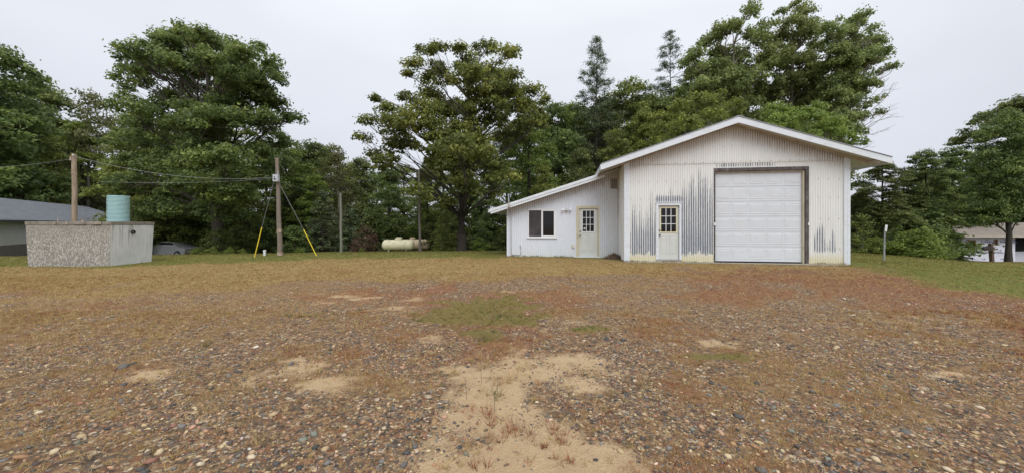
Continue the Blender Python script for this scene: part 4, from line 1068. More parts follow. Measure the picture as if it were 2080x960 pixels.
for sx in (-1.35, 1.35):
    for sy in (-.8, .8):
        wh = MB().lathe([(.12, -.1), (.30, -.1), (.33, -.06), (.33, .06), (.30, .1), (.12, .1)], 20, (sx, sy, .30), 'y').build('wheel', M['black'], CR, smooth=True)
        MB().lathe([(.02, -.105), (.16, -.105), (.18, -.08), (.18, .08), (.16, .105), (.02, .105)], 16, (sx, sy, .30), 'y').build('rim', M['galv'], wh, smooth=True)
MB().box(2.10, 2.22, -.8, .8, .36, .50).build('bumper', M['galv'], CR, bevel=.02)
for sy in (-.6, .6): MB().box(2.12, 2.17, sy - .14, sy + .14, .56, .70).build('headlight', M['white_plastic'], CR, bevel=.02)

# ================================================================== LONG LOW HOUSE, left edge
ax = math.atan2(1, -.648)
LH = thing('long_low_house', 'long low white house with dark metal hip roof at the left edge', 'house', (0, 0, 0))
cw_ = at(-40, 25.2); LH.location = (cw_[0], cw_[1], 0); LH.rotation_euler = (0, 0, ax)
gb = -.80                                               # local: x along the building going away, y to its left (away from the yard)
ze = hz(446, 25.6); Lh, Wh = 34.0, 7.6; zr = ze + 2.05
zf = hz(500, 26.0)
MB().box(0, Lh, 0, Wh, gb - 1.2, zf).build('foundation_wall', M['foundation'], LH)
MB().box(.02, Lh - .02, .02, Wh - .02, zf, ze).build('house_wall', M['house_white'], LH)
MB().box(6.3, 6.55, -.05, .02, zf - .1, zf + 1.5).build('wall_downpipe', M['dark_wood'], LH)
rm, nt, b, out = newmat('metal_roof_ribbed')
v = coords(nt)
nt.links.new(mixc(nt, mrange(nt, noise(nt, coords(nt, (1, 6, 1)), .8, 5), .35, .7), (.155, .172, .20), (.105, .118, .14)), b.inputs['Base Color'])
b.inputs['Roughness'].default_value = .42; b.inputs['Metallic'].default_value = .3
e_ = .45; hip = 4.0
A0, A1, A2, A3 = (-e_, -e_, ze), (Lh + e_, -e_, ze), (Lh + e_, Wh + e_, ze), (-e_, Wh + e_, ze)
R0, R1 = (hip, Wh / 2, zr), (Lh - hip, Wh / 2, zr)
rf = MB().add([A0, A1, A2, A3, R0, R1] + [(p[0], p[1], p[2] - .14) for p in (A0, A1, A2, A3)],
         [(0, 1, 5, 4), (1, 2, 5), (2, 3, 4, 5), (3, 0, 4), (0, 6, 7, 1), (1, 7, 8, 2), (2, 8, 9, 3), (3, 9, 6, 0), (6, 9, 8, 7)]).build('house_roof', rm, LH)
rb = MB()
for k in range(95):
    x = .2 + k * .37
    if x > Lh: break
    t = 1.0
    if x < hip: t = (x + e_) / (hip + e_)
    if x > Lh - hip: t = (Lh + e_ - x) / (hip + e_)
    yb = -e_ + (Wh / 2 + e_) * t; zt2 = ze + (zr - ze) * t
    rb.add([(x - .025, -e_, ze + .004), (x + .025, -e_, ze + .004), (x + .025, yb, zt2 + .004), (x - .025, yb, zt2 + .004), (x, -e_, ze + .03), (x, yb, zt2 + .03)],
           [(0, 4, 5, 3), (4, 1, 2, 5), (0, 1, 4), (3, 5, 2)])
tag(rb.build('roof_ribs', rm, rf), kind='stuff')

# ================================================================== HOUSE IN WHITE WRAP, right edge
HW = thing('wrapped_house', 'unfinished house in white printed building wrap behind the trees at right', 'house', (0, 0, 0))
Yh = 37.0
x0, _, _ = at(1948, Yh); zg = hz(531.5, Yh); zw = hz(481, Yh)
HW.location = (x0, Yh, zg); Hw = zw - zg; PXM = F / Yh
wrap = simple('house_wrap', (.76, .76, .84), .45, (.68, .68, .76), .8, bmp=.3, bscale=3)
w1 = 2.42 * 2.48; L1 = (2062 - 1948) / PXM; L2 = 11.0
def hx(px): return (px - 1948) / PXM
def hzz(py): return hz(py, Yh) - zg
wins = [(hx(1965), hx(1982), hzz(504.5), hzz(487)), (hx(2019), hx(2027), hzz(498), hzz(486))]
# the wall is built as strips around its two openings
xs_ = [0, wins[0][0], wins[0][1], wins[1][0], wins[1][1], L1]
for i in range(5):
    if i in (1, 3):
        w = wins[0] if i == 1 else wins[1]
        MB().box(xs_[i], xs_[i+1], 0, .18, -.5, w[2]).build('wrapped_wall', wrap, HW)
        MB().box(xs_[i], xs_[i+1], 0, .18, w[3], Hw).build('wrapped_wall', wrap, HW)
        fr = MB().box(xs_[i], xs_[i] + .10, -.02, .17, w[2], w[3]).box(xs_[i+1] - .06, xs_[i+1], -.02, .17, w[2], w[3]).box(xs_[i] + .10, xs_[i+1] - .06, -.02, .17, w[2], w[2] + .07).box(xs_[i] + .10, xs_[i+1] - .06, -.02, .17, w[3] - .07, w[3])
        fr.build('window_opening_frame', M['lumber'], HW)
        MB().box(xs_[i], xs_[i+1], .6, .65, w[2], w[3]).build('dark_interior', M['dark_room'], HW)
    else: MB().box(xs_[i], xs_[i+1], 0, .18, -.5, Hw).build('wrapped_wall', wrap, HW)
MB().box(-.001, .18, .181, 8, -.5, Hw).build('wrapped_side_wall', wrap, HW)
MB().box(L1, L1 + 7, 1.2, 1.4, -.5, hzz(512)).build('wrapped_wall', wrap, HW)
MB().box(L1, L1 + 7, 1.21, 1.39, hzz(512) + .004, Hw).build('porch_back_wall', M['dark_room'], HW)
MB().box(L1 - .18, L1, .18, 1.2, -.5, Hw).build('wrapped_side_wall', wrap, HW)
ov = .7
MB().prism([(-ov, Hw), (L1 + 7, Hw), (L1 + 7, Hw + .12), (-ov, Hw + .12)], -.6, 8.5).build('eave_soffit', M['lumber'], HW)
rx = L1 + 7
MB().add([(-ov, -.65, Hw + .125), (rx, -.65, Hw + .125), (rx, 8.6, Hw + .125), (-ov, 8.6, Hw + .125), (3.6, 3.9, Hw + 1.45), (rx, 3.9, Hw + 1.45)],
         [(0, 1, 5, 4), (1, 2, 5), (2, 3, 4, 5), (3, 0, 4), (0, 3, 2, 1)]).build('hip_roof', M['shingle'], HW)
MB().box(-ov, rx, -.68, -.652, Hw - .02, Hw + .13).build('roof_fascia', M['stained_trim'], HW)
def logo(x, z, s=1.0, y=-.004):
    mb = MB()
    # printed mark: a tall first letter, a run of small letters on a bar, and a swoosh
    mb.prism([(x, z - .02), (x + .05 * s, z - .02), (x + .09 * s, z + .17 * s), (x + .02 * s, z + .17 * s)], y, y + .003)
    for k in range(7):
        h = .10 + (.06 if k in (2, 4) else 0)
        xx = x + .12 * s + k * .085 * s
        mb.prism([(xx, z), (xx + .05 * s, z), (xx + .06 * s, z + h * s), (xx + .01 * s, z + h * s)], y, y + .003)
    mb.prism([(x - .05 * s, z - .035 * s), (x + .75 * s, z - .045 * s), (x + .78 * s, z - .02 * s)], y, y + .003)
    mb.prism([(x + .30 * s, z + .17 * s), (x + .60 * s, z + .23 * s), (x + .52 * s, z + .27 * s), (x + .42 * s, z + .23 * s)], y, y + .003)
    return mb.build('printed_mark', M['ink'], HW)
for px in (1963, 1981, 2000, 2020): logo(hx(px), hzz(513.5), 1.25)
for px in (1953, 1993, 2010, 2031, 2048): logo(hx(px), hzz(492.5), 1.25)
for px in (1956, 1974, 1995, 2012, 2032): logo(hx(px), hzz(526.5), .5)
for px in (2064, 2078): logo(hx(px), hzz(515), 1, 1.196)

# ================================================================== TREES
def merge(parts):
    V = []; Fa = []; T = []; o = 0
    for v, f, t in parts: V.append(v); Fa.append(f + o); T.append(t); o += len(v)
    return np.concatenate(V), np.concatenate(Fa), np.concatenate(T)
def leafcloud(C, Rh, Rv, per, size, r, tint, updir=.55, droop=0.0, asp=.55, shell=.55):
    """clumps C (n,3) with radii Rh, Rv (n); per leaves each; rhombic leaves facing up and outwards"""
    n = len(C); N_ = n * per
    u = r.normal(0, 1, (N_, 3)); u /= np.linalg.norm(u, axis=1)[:, None]
    rad = (shell * .6 + (1 - shell * .6) * r.random(N_) ** .8) * np.where(r.random(N_) < .2, r.uniform(1.05, 1.5, N_), 1.0)
    off = u * rad[:, None]
    off[:, 2] = np.where(off[:, 2] < 0, off[:, 2] * .6, off[:, 2])
    P = np.repeat(C, per, 0) + off * np.c_[np.repeat(Rh, per), np.repeat(Rh, per), np.repeat(Rv, per)]
    nrm = off * .8 + r.normal(0, .45, (N_, 3)); nrm[:, 2] += updir; nrm /= np.linalg.norm(nrm, axis=1)[:, None]
    t1 = np.cross(nrm, r.normal(0, 1, (N_, 3))); t1 /= np.linalg.norm(t1, axis=1)[:, None]
    t1[:, 2] -= droop
    t2 = np.cross(nrm, t1); t2 /= np.linalg.norm(t2, axis=1)[:, None]
    L = size * r.uniform(.7, 1.3, N_); Wd = L * asp
    a = t1 * L[:, None] * .5; b = t2 * Wd[:, None] * .5
    Q = np.stack([P - a, P - b * 1.0 + a * .1, P + a, P + b + a * .1], 1).reshape(-1, 3)
    tn = np.clip(np.repeat(tint, per) + r.normal(0, .20, N_), 0, 1)
    return Q, np.arange(len(Q)).reshape(-1, 4), np.repeat(tn, 4)
def limb(mb, a, b, r0, r1, r, n=6, sag=.1, sides=6):
    a = np.array(a, float); b = np.array(b, float); L = np.linalg.norm(b - a)
    side = r.normal(0, 1, 3) * L * .06; pts = []
    for k in range(n + 1):
        t = k / n; p = a + (b - a) * t + side * sin(pi * t) + np.array((0, 0, L * sag * sin(pi * t) * .6)) + r.normal(0, 1, 3) * L * .012 * (0 < k < n)
        pts.append(p)
    mb.tube(pts, [r0 + (r1 - r0) * (k / n) ** .8 for k in range(n + 1)], sides, cap=False)
    return pts
def crown_from_lobes(lobes, trunk_top, trunk_base, tr, r, dens=1.0, csz=.62, leaf=.17, per=60, flat=.55, updir=.55, gap=.0, twig=True, bend=0.0, asp=.55):
    """lobes: (x, y, z, radius). Returns wood MB and leaf arrays."""
    mb = MB(); base = np.array(trunk_base, float); top = np.array(trunk_top, float)
    pts = [base + (0, 0, -.4)]
    nseg = 9
    for k in range(1, nseg + 1):
        t = k / nseg; pts.append(base + (top - base) * t + np.array((bend * sin(pi * t), r.normal(0, .04), 0)) + r.normal(0, .03, 3) * (k < nseg))
    rr = [tr * 1.35] + [tr * (1 - .72 * (k / nseg) ** .9) for k in range(1, nseg + 1)]
    mb.tube(pts, rr, 10)
    P = np.array(pts)
    Cs = []; Rs = []
    for (x, y, z, R) in lobes:
        c = np.array((x, y, z))
        # leave the trunk below the lobe
        d = c[2] - .75 * np.linalg.norm(c[:2] - top[:2]) - R * .2
        k = int(np.argmin(np.abs(P[:, 2] - d))); k = max(2, k)
        path = limb(mb, P[min(k, nseg)], c - (0, 0, R * .2), tr * (.20 + .10 * min(R, 2) / 2), tr * .06, r)
        n = max(4, int(dens * 5.2 * (R / csz) ** 2))
        u = r.normal(0, 1, (n, 3)); u /= np.linalg.norm(u, axis=1)[:, None]
        u[:, 2] = np.where(u[:, 2] < -.35, -u[:, 2] * .7, u[:, 2])
        q = c + u * (R * (.50 + .50 * r.random((n, 1)) ** .6)) * np.array((1, 1, .82))
        Cs.append(q); Rs.append(np.full(n, csz) * r.uniform(.6, 1.25, n))
        if twig:
            for i in r.choice(n, min(n, 7), replace=False):
                s = path[int(r.integers(3, len(path)))]
                limb(mb, s, q[i], tr * .055, tr * .016, r, 3, .05, 4)
    C = np.concatenate(Cs); Rr = np.concatenate(Rs)
    if gap:
        g = fbm(C[:, 0] * .55 + 9, C[:, 2] * .55 + C[:, 1] * .2, int(r.integers(0, 99)), 3); keep = g > gap; C = C[keep]; Rr = Rr[keep]
    tint = np.clip(.42 + r.normal(0, .22, len(C)), 0, 1)
    leaves = leafcloud(C, Rr, Rr * flat, per, leaf, r, tint, updir, asp=asp)
    return mb, leaves
NT = [0]
def put_tree(name, label, cat, loc, mb, leaves, lm, wm, group=None, rz=0, scale=1):
    T = thing(name, label, cat, loc, rz, group); T.scale = (scale,) * 3 if not hasattr(scale, '__len__') else scale
    if mb is not None: mb.build('trunk', wm, T, smooth=True)
    me = npmesh('crown', leaves[0], leaves[1], {'tint': ('POINT', leaves[2])}); meshobj('crown', me, lm, T)
    NT[0] += len(leaves[1]) * 2
    return T
def hero(name, label, cat, px, Y, plobes, lm, wm, tr, top_px, seed, depth=.75, base_lean=0, group=None, fill=30, fillp=.45, **kw):
    """plobes: (photo x, photo y, radius px) -> lobes spread in real depth round the trunk"""
    r = np.random.default_rng(seed); bx, by, bz = at(px, Y); s = Y / F
    xs_ = [p[0] for p in plobes]; xm = (min(xs_) + max(xs_)) / 2; xr = (max(xs_) - min(xs_)) / 2 * s + .5
    L = []
    extra = []
    for i, (x, y, R) in enumerate(plobes):
        for (x2, y2, R2) in plobes[i + 1:]:
            d_ = math.hypot(x - x2, y - y2)
            if d_ < (R + R2) * 1.05 and min(R, R2) > 14 and r.random() < fillp: extra.append(((x + x2) / 2, (y + y2) / 2, min(R, R2) * .8))
    plobes = list(plobes) + extra[:fill]
    for i, (x, y, R) in enumerate(plobes):
        X = (x - px) * s; Z = hz(y, Y) - bz; rad = R * s
        e = max(0.15, 1 - (((x - xm) * s) / (xr + .01)) ** 2) ** .5
        dd = (r.uniform(-1, 1) + (-.25 if i % 2 else .25)) * xr * depth * e * .8
        if abs(x - px) < 50 and y > 240: dd = -abs(dd) - .8
        # keep its direction from the camera so that it stays in place in the outline: shift x and z with the distance
        kx = (Y + dd) / Y
        L.append((((x - CX) * s * kx) - bx, dd, EYE + (Z + bz - EYE) * kx - bz, rad * kx))
    tx, ty = top_px; top = ((tx - px) * s, 0, hz(ty, Y) - bz)
    mb, lv = crown_from_lobes(L, top, (base_lean, 0, 0), tr, r, **kw)
    return put_tree(name, label, cat, (bx, by, bz), mb, lv, lm, wm, group)

hero('oak_tree', 'broad dark oak with domed crown standing behind the meter box wires', 'tree', 447, 27.5,
     [(368,82,30),(365,62,15),(385,70,14),(415,66,13),(255,105,14),(310,95,14),(520,100,14),(545,125,13),(595,240,14),(300,118,38),(335,92,30),(430,92,36),(408,78,22),(500,118,36),(540,152,32),(268,165,30),(345,150,50),(425,160,50),(490,190,50),(555,215,30),(583,246,20),(268,225,34),
      (365,230,55),(450,250,55),(530,262,38),(290,290,42),(370,310,50),(450,330,50),(520,320,38),(320,355,42),(405,385,45),(480,395,40),(262,330,30),(540,370,30),(380,430,34),(460,440,30),(262,120,16),(560,165,18),(250,200,16),(500,450,26),(460,140,30),(500,165,34),(530,190,30),(470,160,34),(535,310,34),(560,290,24),(570,330,22),(420,130,34),(440,290,40),(430,350,36),(470,370,34),(390,340,36),(445,400,34),(420,250,36),(350,400,30),(240,380,30),(300,430,30)],
     M['leaf_oak_dark'], M['bark'], .40, (420, 150), 3, csz=.62, per=64, leaf=.225, dens=1.0, updir=.45, flat=.68, fill=34)
hero('oak_tree', 'tall leaning oak with ragged crown standing behind the propane tanks', 'tree', 938, 24.0,
     [(985,98,22),(1022,112,24),(1040,104,12),(940,104,24),(890,108,22),(842,132,20),(858,104,12),(822,152,12),(1008,160,36),(950,160,38),(892,168,36),(1046,150,16),(826,205,18),(782,228,22),(752,252,20),(738,284,16),
      (800,262,34),(860,235,42),(922,235,44),(985,225,44),(1040,205,36),(1082,188,22),(1102,206,14),(1074,236,32),(760,318,18),(820,305,38),(895,300,44),(965,300,44),(1035,285,36),(925,345,40),(995,345,38),(1040,362,20),(875,370,32),(950,385,30),(780,342,18),(850,395,24),(905,420,22),(1000,395,22),(1090,260,20),(765,205,8)],
     M['leaf_oak'], M['bark'], .33, (962, 210), 5, csz=.52, per=62, leaf=.20, dens=1.0, updir=.45, bend=-.25, flat=.72, fill=34)
# poplars behind the workshop
hero('poplar_tree', 'pale poplar rising behind the left slope of the workshop roof', 'tree', 1470, 31,
     [(1415,112,18),(1398,135,20),(1440,90,22),(1478,62,26),(1500,50,18),(1520,30,18),(1530,12,12),(1425,160,36),(1480,130,40),(1530,90,34),(1560,60,24),(1450,210,40),(1510,190,40),(1490,170,36),(1430,190,30),(1465,175,30),(1400,215,24),(1560,140,30),(1470,270,40),(1540,250,36)],
     M['leaf_poplar'], M['bark_pale'], .24, (1490, 90), 12, csz=.44, per=46, leaf=.17, dens=.92, updir=.15, flat=.95, asp=.8, fill=24, fillp=.8, gap=.36, group='poplars behind the workshop')
hero('poplar_tree', 'tallest poplar, twin tops directly above the workshop gable peak', 'tree', 1600, 32,
     [(1618,12,14),(1590,30,20),(1632,30,20),(1655,52,16),(1600,62,34),(1640,80,30),(1662,100,20),(1570,120,36),(1620,140,42),(1660,150,28),(1590,200,42),(1650,210,40),(1560,190,26),(1610,260,40),(1575,82,22)],
     M['leaf_poplar'], M['bark_pale'], .26, (1610, 60), 13, csz=.44, per=46, leaf=.17, dens=.92, updir=.15, flat=.95, asp=.8, fill=24, fillp=.8, gap=.36, group='poplars behind the workshop')
hero('poplar_tree', 'wind swept poplar with bare dead twigs above the right roof slope', 'tree', 1690, 30,
     [(1752,34,14),(1740,50,22),(1700,45,18),(1682,62,18),(1770,62,12),(1710,90,38),(1752,100,30),(1782,82,12),(1795,88,8),(1700,140,40),(1760,140,30),(1792,110,16),(1800,142,12),(1720,190,34),(1760,180,22),(1690,200,30),(1805,132,10),(1815,136,6),
      (1730,225,26),(1770,205,14),(1790,200,10),(1720,262,26),(1760,240,14),(1785,230,8),(1680,260,34),(1745,270,12)],
     M['leaf_poplar'], M['bark_pale'], .25, (1720, 90), 14, csz=.40, per=44, leaf=.16, dens=.92, updir=.15, flat=.95, asp=.8, fill=24, fillp=.8, gap=.36, group='poplars behind the workshop')
hero('small_poplar', 'light green young poplar low behind the left roof slope', 'tree', 1400, 26,
     [(1345,245,22),(1380,225,26),(1420,205,22),(1450,215,22),(1390,262,34),(1440,250,34),(1480,235,24),(1495,215,18),(1340,275,18),(1460,195,14),(1360,300,26)],
     M['leaf_bright'], M['bark_pale'], .14, (1420, 240), 15, csz=.36, per=36, leaf=.14, dens=.9, updir=.2, flat=.9, asp=.8)
hero('small_poplar', 'yellow green bushy tree low behind the right roof slope', 'tree', 1630, 25,
     [(1570,225,18),(1600,235,26),(1640,245,30),(1680,262,26),(1715,280,20),(1660,222,16),(1590,262,26),(1560,250,16),(1700,250,14),(1640,285,26),(1745,290,14)],
     M['leaf_bright'], M['bark_pale'], .14, (1640, 250), 16, csz=.36, per=36, leaf=.14, dens=.9, updir=.2, flat=.9, asp=.8)
# dead twigs off the right side of the wind swept poplar
bx, by, bz = at(1722, 29.6)
DT = thing('dead_branches', 'bare dead branches reaching out right above the workshop eave', 'tree', (bx, by, bz)); r = np.random.default_rng(4)
mb = MB()
s = 29.6 / F
def pt(px, py, dy=0): return np.array(((px - 1722) * s, dy, hz(py, 29.6) - bz))
mb.tube([pt(1722, 500), pt(1720, 400), pt(1722, 300), pt(1735, 280)], [.14, .12, .10, .07], 8)
for a, b_, w in [((1735,280),(1830,150),.035),((1735,280),(1815,222),.03),((1760,262),(1832,205),.02),((1770,225),(1822,165),.02),((1750,262),(1818,240),.018),((1738,280),(1800,262),.02),((1780,200),(1838,172),.016),((1722,300),(1770,300),.02),((1790,215),(1812,185),.012)]:
    path = limb(mb, pt(*a), pt(*b_, dy=r.uniform(-1, 1)), w * 1.3, .007, r, 7, .02, 5)
    for k in (2, 3, 4, 5, 6):
        q = path[k] + np.array((r.uniform(.2, .9), r.uniform(-.4, .4), r.uniform(-.1, .8)))
        limb(mb, path[k], q, .011, .005, r, 3, .02, 4)
mb.build('branch', M['deadwood'], DT)
# ---- pines: a straight stem with tiers of upswept branches
def pine(label, px, Y, ytop, ybase_crown, wpx, seed, dens=1.0, bare=.0, lm='needles', name='pine_tree', group=None, tiers=26, trad=.17, droop=.25, csz=.34):
    r = np.random.default_rng(seed); bx, by, bz = at(px, Y); s = Y / F
    H = hz(ytop, Y) - bz; zc = hz(ybase_crown, Y) - bz; R = wpx * s
    mb = MB(); mb.tube([(r.normal(0, .04), 0, -.3 + (H + .3) * k / 10) for k in range(11)], [trad * (1 - .93 * (k / 10)) for k in range(11)], 8)
    Cs = []; Rs = []
    for i in range(tiers):
        t = i / (tiers - 1); z = zc + (H - zc) * t
        prof = (1 - t) ** .75 * (.55 + .45 * min(1, t * 3 + .3))
        L = R * prof * r.uniform(.7, 1.15) + .12
        nb = int(r.integers(3, 6))
        for j in range(nb):
            a = r.uniform(0, 2 * pi); ll = L * r.uniform(.6, 1.15)
            e_ = np.array((cos(a) * ll, sin(a) * ll, z + ll * r.uniform(.05, .45) - droop * ll * (1 - t)))
            path = limb(mb, (0, 0, z), e_, .035 * (1 - t) + .012, .008, r, 3, .03, 4)
            m_ = max(2, int(ll / .30 * dens))
            for q in range(m_):
                f = 1 - .75 * r.random() * (q / m_)
                Cs.append(np.array((0, 0, z)) * (1 - f) + e_ * f + r.normal(0, .09, 3)); Rs.append(csz * r.uniform(.55, 1.1) * (1 - .3 * t))
    Cs = np.array(Cs); Rs = np.array(Rs)
    lv = leafcloud(Cs, Rs, Rs * .55, 26, .19, r, np.clip(.4 + r.normal(0, .2, len(Cs)), 0, 1), .5, asp=.22, shell=.2)
    return put_tree(name, label, 'tree', (bx, by, bz), mb, lv, M[lm], M['bark'], group)
pine('slender pine with open top rising left of the workshop roof', 1212, 33, 80, 330, 62, 21, trad=.16, tiers=44, csz=.56, dens=1.3)
pine('spare pine showing its branches against the sky beside the poplars', 1362, 38, 66, 260, 72, 22, trad=.17, dens=1.15, tiers=28, csz=.58)
# ---- archetypes for the wood, shared meshes
def arche(seed, H, R, base, dens, csz, leaf, per, lm, wm, tr, flat=.6, updir=.45, asp=.55, nl=22, lean=0):
    r = np.random.default_rng(seed); L = []
    for i in range(nl):
        t = (i + .5) / nl; z = base + (H - base) * t
        prof = R * (sin(pi * min(1, (t * .86 + .16))) ** .6)
        a = i * 2.4 + r.uniform(-.5, .5); d = prof * r.uniform(.25, .72)
        L.append((cos(a) * d + lean * t, sin(a) * d, z - .3, R * r.uniform(.30, .46) * (1.05 - .35 * t)))
    mb, lv = crown_from_lobes(L, (lean, 0, H * .86), (0, 0, 0), tr, r, dens=dens, csz=csz, leaf=leaf, per=per, flat=flat, updir=updir, asp=asp)
    wood = mb.build('trunk', wm); crown = meshobj('crown', npmesh('crown', lv[0], lv[1], {'tint': ('POINT', lv[2])}), lm)
    NT[0] += len(lv[1]) * 2
    wm_, cm_ = wood.data, crown.data
    bpy.data.objects.remove(wood); bpy.data.objects.remove(crown)
    return wm_, cm_
ARC = {
    'a': arche(31, 12, 3.7, .9, 1.0, .62, .22, 50, M['leaf_oak_dark'], M['bark'], .22),
    'b': arche(32, 12, 3.3, .9, 1.0, .58, .21, 50, M['leaf_oak'], M['bark'], .20),
    'c': arche(33, 12, 3.3, .6, 1.0, .60, .21, 50, M['leaf_bright'], M['bark'], .18, flat=.5),
    'd': arche(34, 12, 2.7, 3.0, .62, .58, .20, 38, M['leaf_olive'], M['bark_pale'], .16, flat=.8, updir=.25),
    'e': arche(35, 3.0, 1.9, .15, .95, .42, .16, 34, M['leaf_oak_dark'], M['bark'], .06, nl=12),
    'f': arche(36, 2.2, 1.7, .1, .95, .36, .14, 34, M['leaf_bright'], M['bark'], .05, nl=11),
    'j': arche(40, 12, 4.4, 3.7, .95, .62, .21, 52, M['leaf_oak_dark'], M['bark'], .26, nl=24),
    'g': arche(37, 12, 3.4, 3.6, 1.0, .50, .19, 60, M['leaf_oak_dark'], M['bark'], .20, flat=.42, updir=.7, asp=.5, nl=24),
    'h': arche(38, 2.6, 1.5, .1, .8, .36, .12, 30, M['leaf_brown'], M['deadwood'], .04, nl=12, updir=.1),
    'i': arche(39, 3.4, 1.8, .1, .55, .42, .17, 30, M['leaf_oak'], M['bark_pale'], .05, nl=12),
}
def plant(kind, name, label, px, Y, top, wsc=1.0, cat='tree', group=None, rz=None, ref=None, x=None):
    """an archetype scaled so that its top reaches photo row top"""
    bx, by, bz = at(px, Y) if x is None else (x, Y, gz(x, Y))
    H0 = {'e': 3.0, 'f': 2.2, 'h': 2.6, 'i': 3.4}.get(kind, 12.0)
    sc = (hz(top, Y) - bz) / (H0 * 1.03)
    T = thing(name, label, cat, (bx, by, bz), rz if rz is not None else random.uniform(0, 6.28), group)
    w_ = sc ** .6 * wsc if H0 > 5 else sc * wsc
    T.scale = (w_, w_, sc)
    wm_, cm_ = ARC[kind]
    meshobj('trunk', wm_, None, T); meshobj('crown', cm_, None, T)
    return T
T_ = [
 ('b','mid green tree filling the space under the left half of the broad oak',345,33,268,1.1),
 ('c','fresh green tree showing below the right side of the broad oak',505,31.5,330,.9),
 ('b','tree under the middle of the broad oak crown',425,34,300,1.1),
 ('c','bright young tree between the meter box pole and the bare grey pole',640,32,350,.8),
  # kind, label, px, Y, top row, width
 ('j','tall dark tree cut off by the upper left corner',-60,40,62,1.35),
 ('a','rounded dark tree just right of the tall one at the left edge',88,56,166,1.35),
 ('d','thin topped olive tree standing left of the broad oak',178,54,172,1.2),
 ('d','sparse brownish treetop touching the left side of the broad oak',228,58,225,.9),
 ('c','yellow green tree spreading above the pale pole',165,54,238,1.35),
 ('c','light green tree between the pale pole and the broad oak',268,32,255,1.0),
 ('j','dark low tree over the long low house roof',10,50,270,1.4),
 ('a','dark drooping tree behind the concrete tank',110,58,262,1.35),
 ('b','mid green tree right of the broad oak crown',582,34,276,1.0),
 ('a','darker tree rising behind the meter box pole',628,37,284,1.0),
 ('d','rusty olive tree behind the bare grey pole',688,35,300,.9),
 ('b','green tree with rounded top in the gap between the oaks',672,42,288,1.0),
 ('a','dark tree at the right end of the gap between the oaks',735,38,318,.8),
 ('a','dark tree low behind the left side of the leaning oak',790,33,340,.9),
 ('b','leafy tree standing close behind the leaning oak trunk',868,31,330,.9),
 ('c','light green tree behind the tall thin pole',905,28.5,395,.7),
 ('c','low green tree filling the gap left of the spare pine',1310,30,215,.8),
 ('b','green tree filling the space right of the leaning oak',1075,29,238,.95),
 ('a','dark tree over the low end of the annex roof',1122,33,208,1.0),
 ('c','fresh green tree with its crown just above the annex roof',1105,24.8,330,.65),
 ('b','mid green tree left of the slender pine',1165,35,200,1.0),
 ('a','dark green tree behind the slender pine trunk',1235,36,190,1.0),
 ('b','round topped tree between the slender pine and the spare pine',1282,34,150,1.0),
 ('a','dark tree beneath the spare pine',1340,33,188,.95),
 ('b','green tree right below the spare pine',1385,36,165,.9),
 ('a','tree just above the left eave of the workshop',1180,27,300,.75),
 ('b','green tree over the inner end of the annex roof',1250,28,255,.75),
 ('g','layered pine immediately right of the workshop eave',1792,27,322,.85),
 ('g','dark pine close to the workshop right corner',1748,30,395,.75),
 ('d','open leafed tree just right of the layered pine',1845,33,350,.8),
 ('g','flat topped pine before the wooded right background',1880,31,300,.75),
 ('g','second flat topped pine nearer the right edge',1935,41,296,1.0),
 ('b','green tree under the flat topped pines',1905,34,360,.9),
 ('j','large dark tree overhanging the wrapped house',2048,28,225,.76),
 ('g','tall pine in the upper right corner',2062,48,190,1.4),
 ('b','dark green tree cut off by the right edge',2190,27,250,.9),
]
for k, lab, px, Y, top, w in T_:
    nm = {'a': 'maple_tree', 'b': 'broadleaf_tree', 'c': 'young_maple', 'd': 'birch_tree', 'g': 'pine_tree', 'j': 'shade_tree'}[k]
    plant(k, nm, lab, px, Y, top, w)
pine('dark spruce in the gap left of the bare grey pole', 655, 29, 392, 500, 34, 41, name='spruce_tree', droop=.5, lm='needles', tiers=24, trad=.09, dens=1.3)
pine('slim spruce right of the bare grey pole', 712, 30, 420, 505, 26, 42, name='spruce_tree', droop=.5, tiers=20, trad=.08, dens=1.3)
# second row, closing the wood behind
rw = np.random.default_rng(99)
backs = [(-200,34,200),(-120,40,150),(-40,45,140),(60,46,230),(130,60,240),(300,42,200),(380,45,230),(460,46,250),(540,48,290),(600,50,300),(650,55,302),(710,52,325),(765,50,345),(820,46,330),(900,44,300),(960,46,280),(1030,44,260),(1100,46,230),
         (1170,48,215),(1230,47,200),(1300,48,190),(1370,48,200),(1440,48,180),(1520,46,170),(1600,48,200),(1680,46,230),(1760,44,400),(1820,46,385),(1880,48,350),(1940,50,345),(2000,50,330),(2080,48,300),(2170,46,260),(2260,42,240)]
for i, (px, Y, top) in enumerate(backs):
    plant('ab'[i % 2], 'wood_tree', 'dark tree of the closed wood behind the front row', px, Y, top, 1.25, group='closed wood behind the yard')
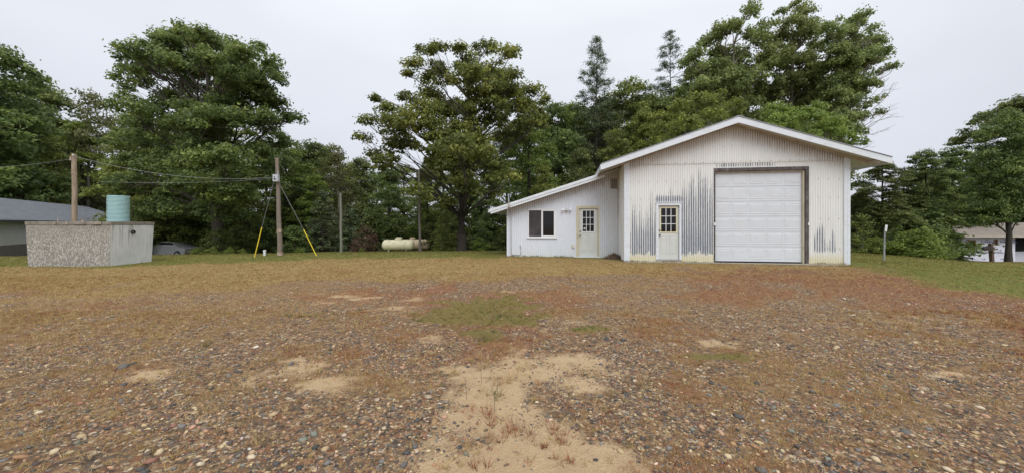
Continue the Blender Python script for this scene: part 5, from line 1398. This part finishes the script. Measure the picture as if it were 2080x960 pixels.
# low growth at the foot of the wood
lows = [('e',330,37,430),('e',385,37,440),('e',440,26,462),('e',490,28,455),('e',545,30,440),('e',600,27,455),('e',650,31,440),('e',700,32,450),('e',760,32,430),('e',815,31,440),
        ('e',880,29,450),('e',980,27,462),('e',1030,26,455),('e',240,30,430),('e',275,36,430),('e',200,53,420),('e',140,59,410),('e',60,54,400),('e',175,57,400),('e',860,34,420),('e',1000,31,420),('e',1060,30,400),('e',930,31,420),
        ('e',560,35,400),('e',620,36,400),('e',470,33,410),('e',380,35,410),('e',300,35,400),('e',1770,28,455),('e',1740,27,470)]
for k, px, Y, top in lows:
    plant(k, 'undergrowth_bush', 'dark bush in the shade at the foot of the wood', px, Y, top, 1.15, 'bush', group='dark bushes along the wood edge')
F_ = [('f','bright leafed bush right of the marker post',1838,24,470,1.0),('i','loose green sapling behind the marker post',1812,26,430,.8),('f','yellow green bush in the middle of the right hand thicket',1868,23.5,458,1.1),('e','dark bush right of the yellow green one',1900,25,455,.9),
      ('f','low bright bush touching the corner of the wrapped house',1922,25,502,.55),('e','tall dark bush left of the wrapped house',1900,29,445,.85),('i','slender sapling beside the workshop right corner',1752,25,430,.8),('f','small bright bush under the layered pine',1785,25,478,1.0),
      ('e','dark bush behind the right hand thicket',1885,30,420,1.4),('e','dark bush under the pine right of the workshop',1830,30,430,1.3),
      ('h','dead reddish brown bush left of the propane tanks',742,27.5,456,1.1),('h','low brown dead brush under the reddish bush',722,26.6,486,1.0),
      ('f','low leafy bush just right of the old car',398,23.2,503,1.0),('f','low leafy bush spreading in the middle of the brush line',432,23.0,499,1.1),('f','low green bush in the brush line below the broad oak',466,23.6,501,1.1),('f','low green bush left of the first yellow guard',492,23.4,503,1.0),
      ('f','small green weed bush beside the bare grey pole',735,25.2,500,.8),('f','low green weeds between the guyed pole and spruce',610,24.8,503,1.3),('i','fresh green sapling right of the propane tanks',895,25,455,.9),('f','green bush at the foot of the leaning oak',975,25.4,480,1.0),('i','green sapling left of the leaning oak trunk',905,26,430,.9)]
for k, lab, px, Y, top, w in F_: plant(k, {'e': 'thicket_bush', 'f': 'leafy_bush', 'h': 'dead_bush', 'i': 'sapling'}[k], lab, px, Y, top, w, 'bush')
print('leaf triangles', NT[0])
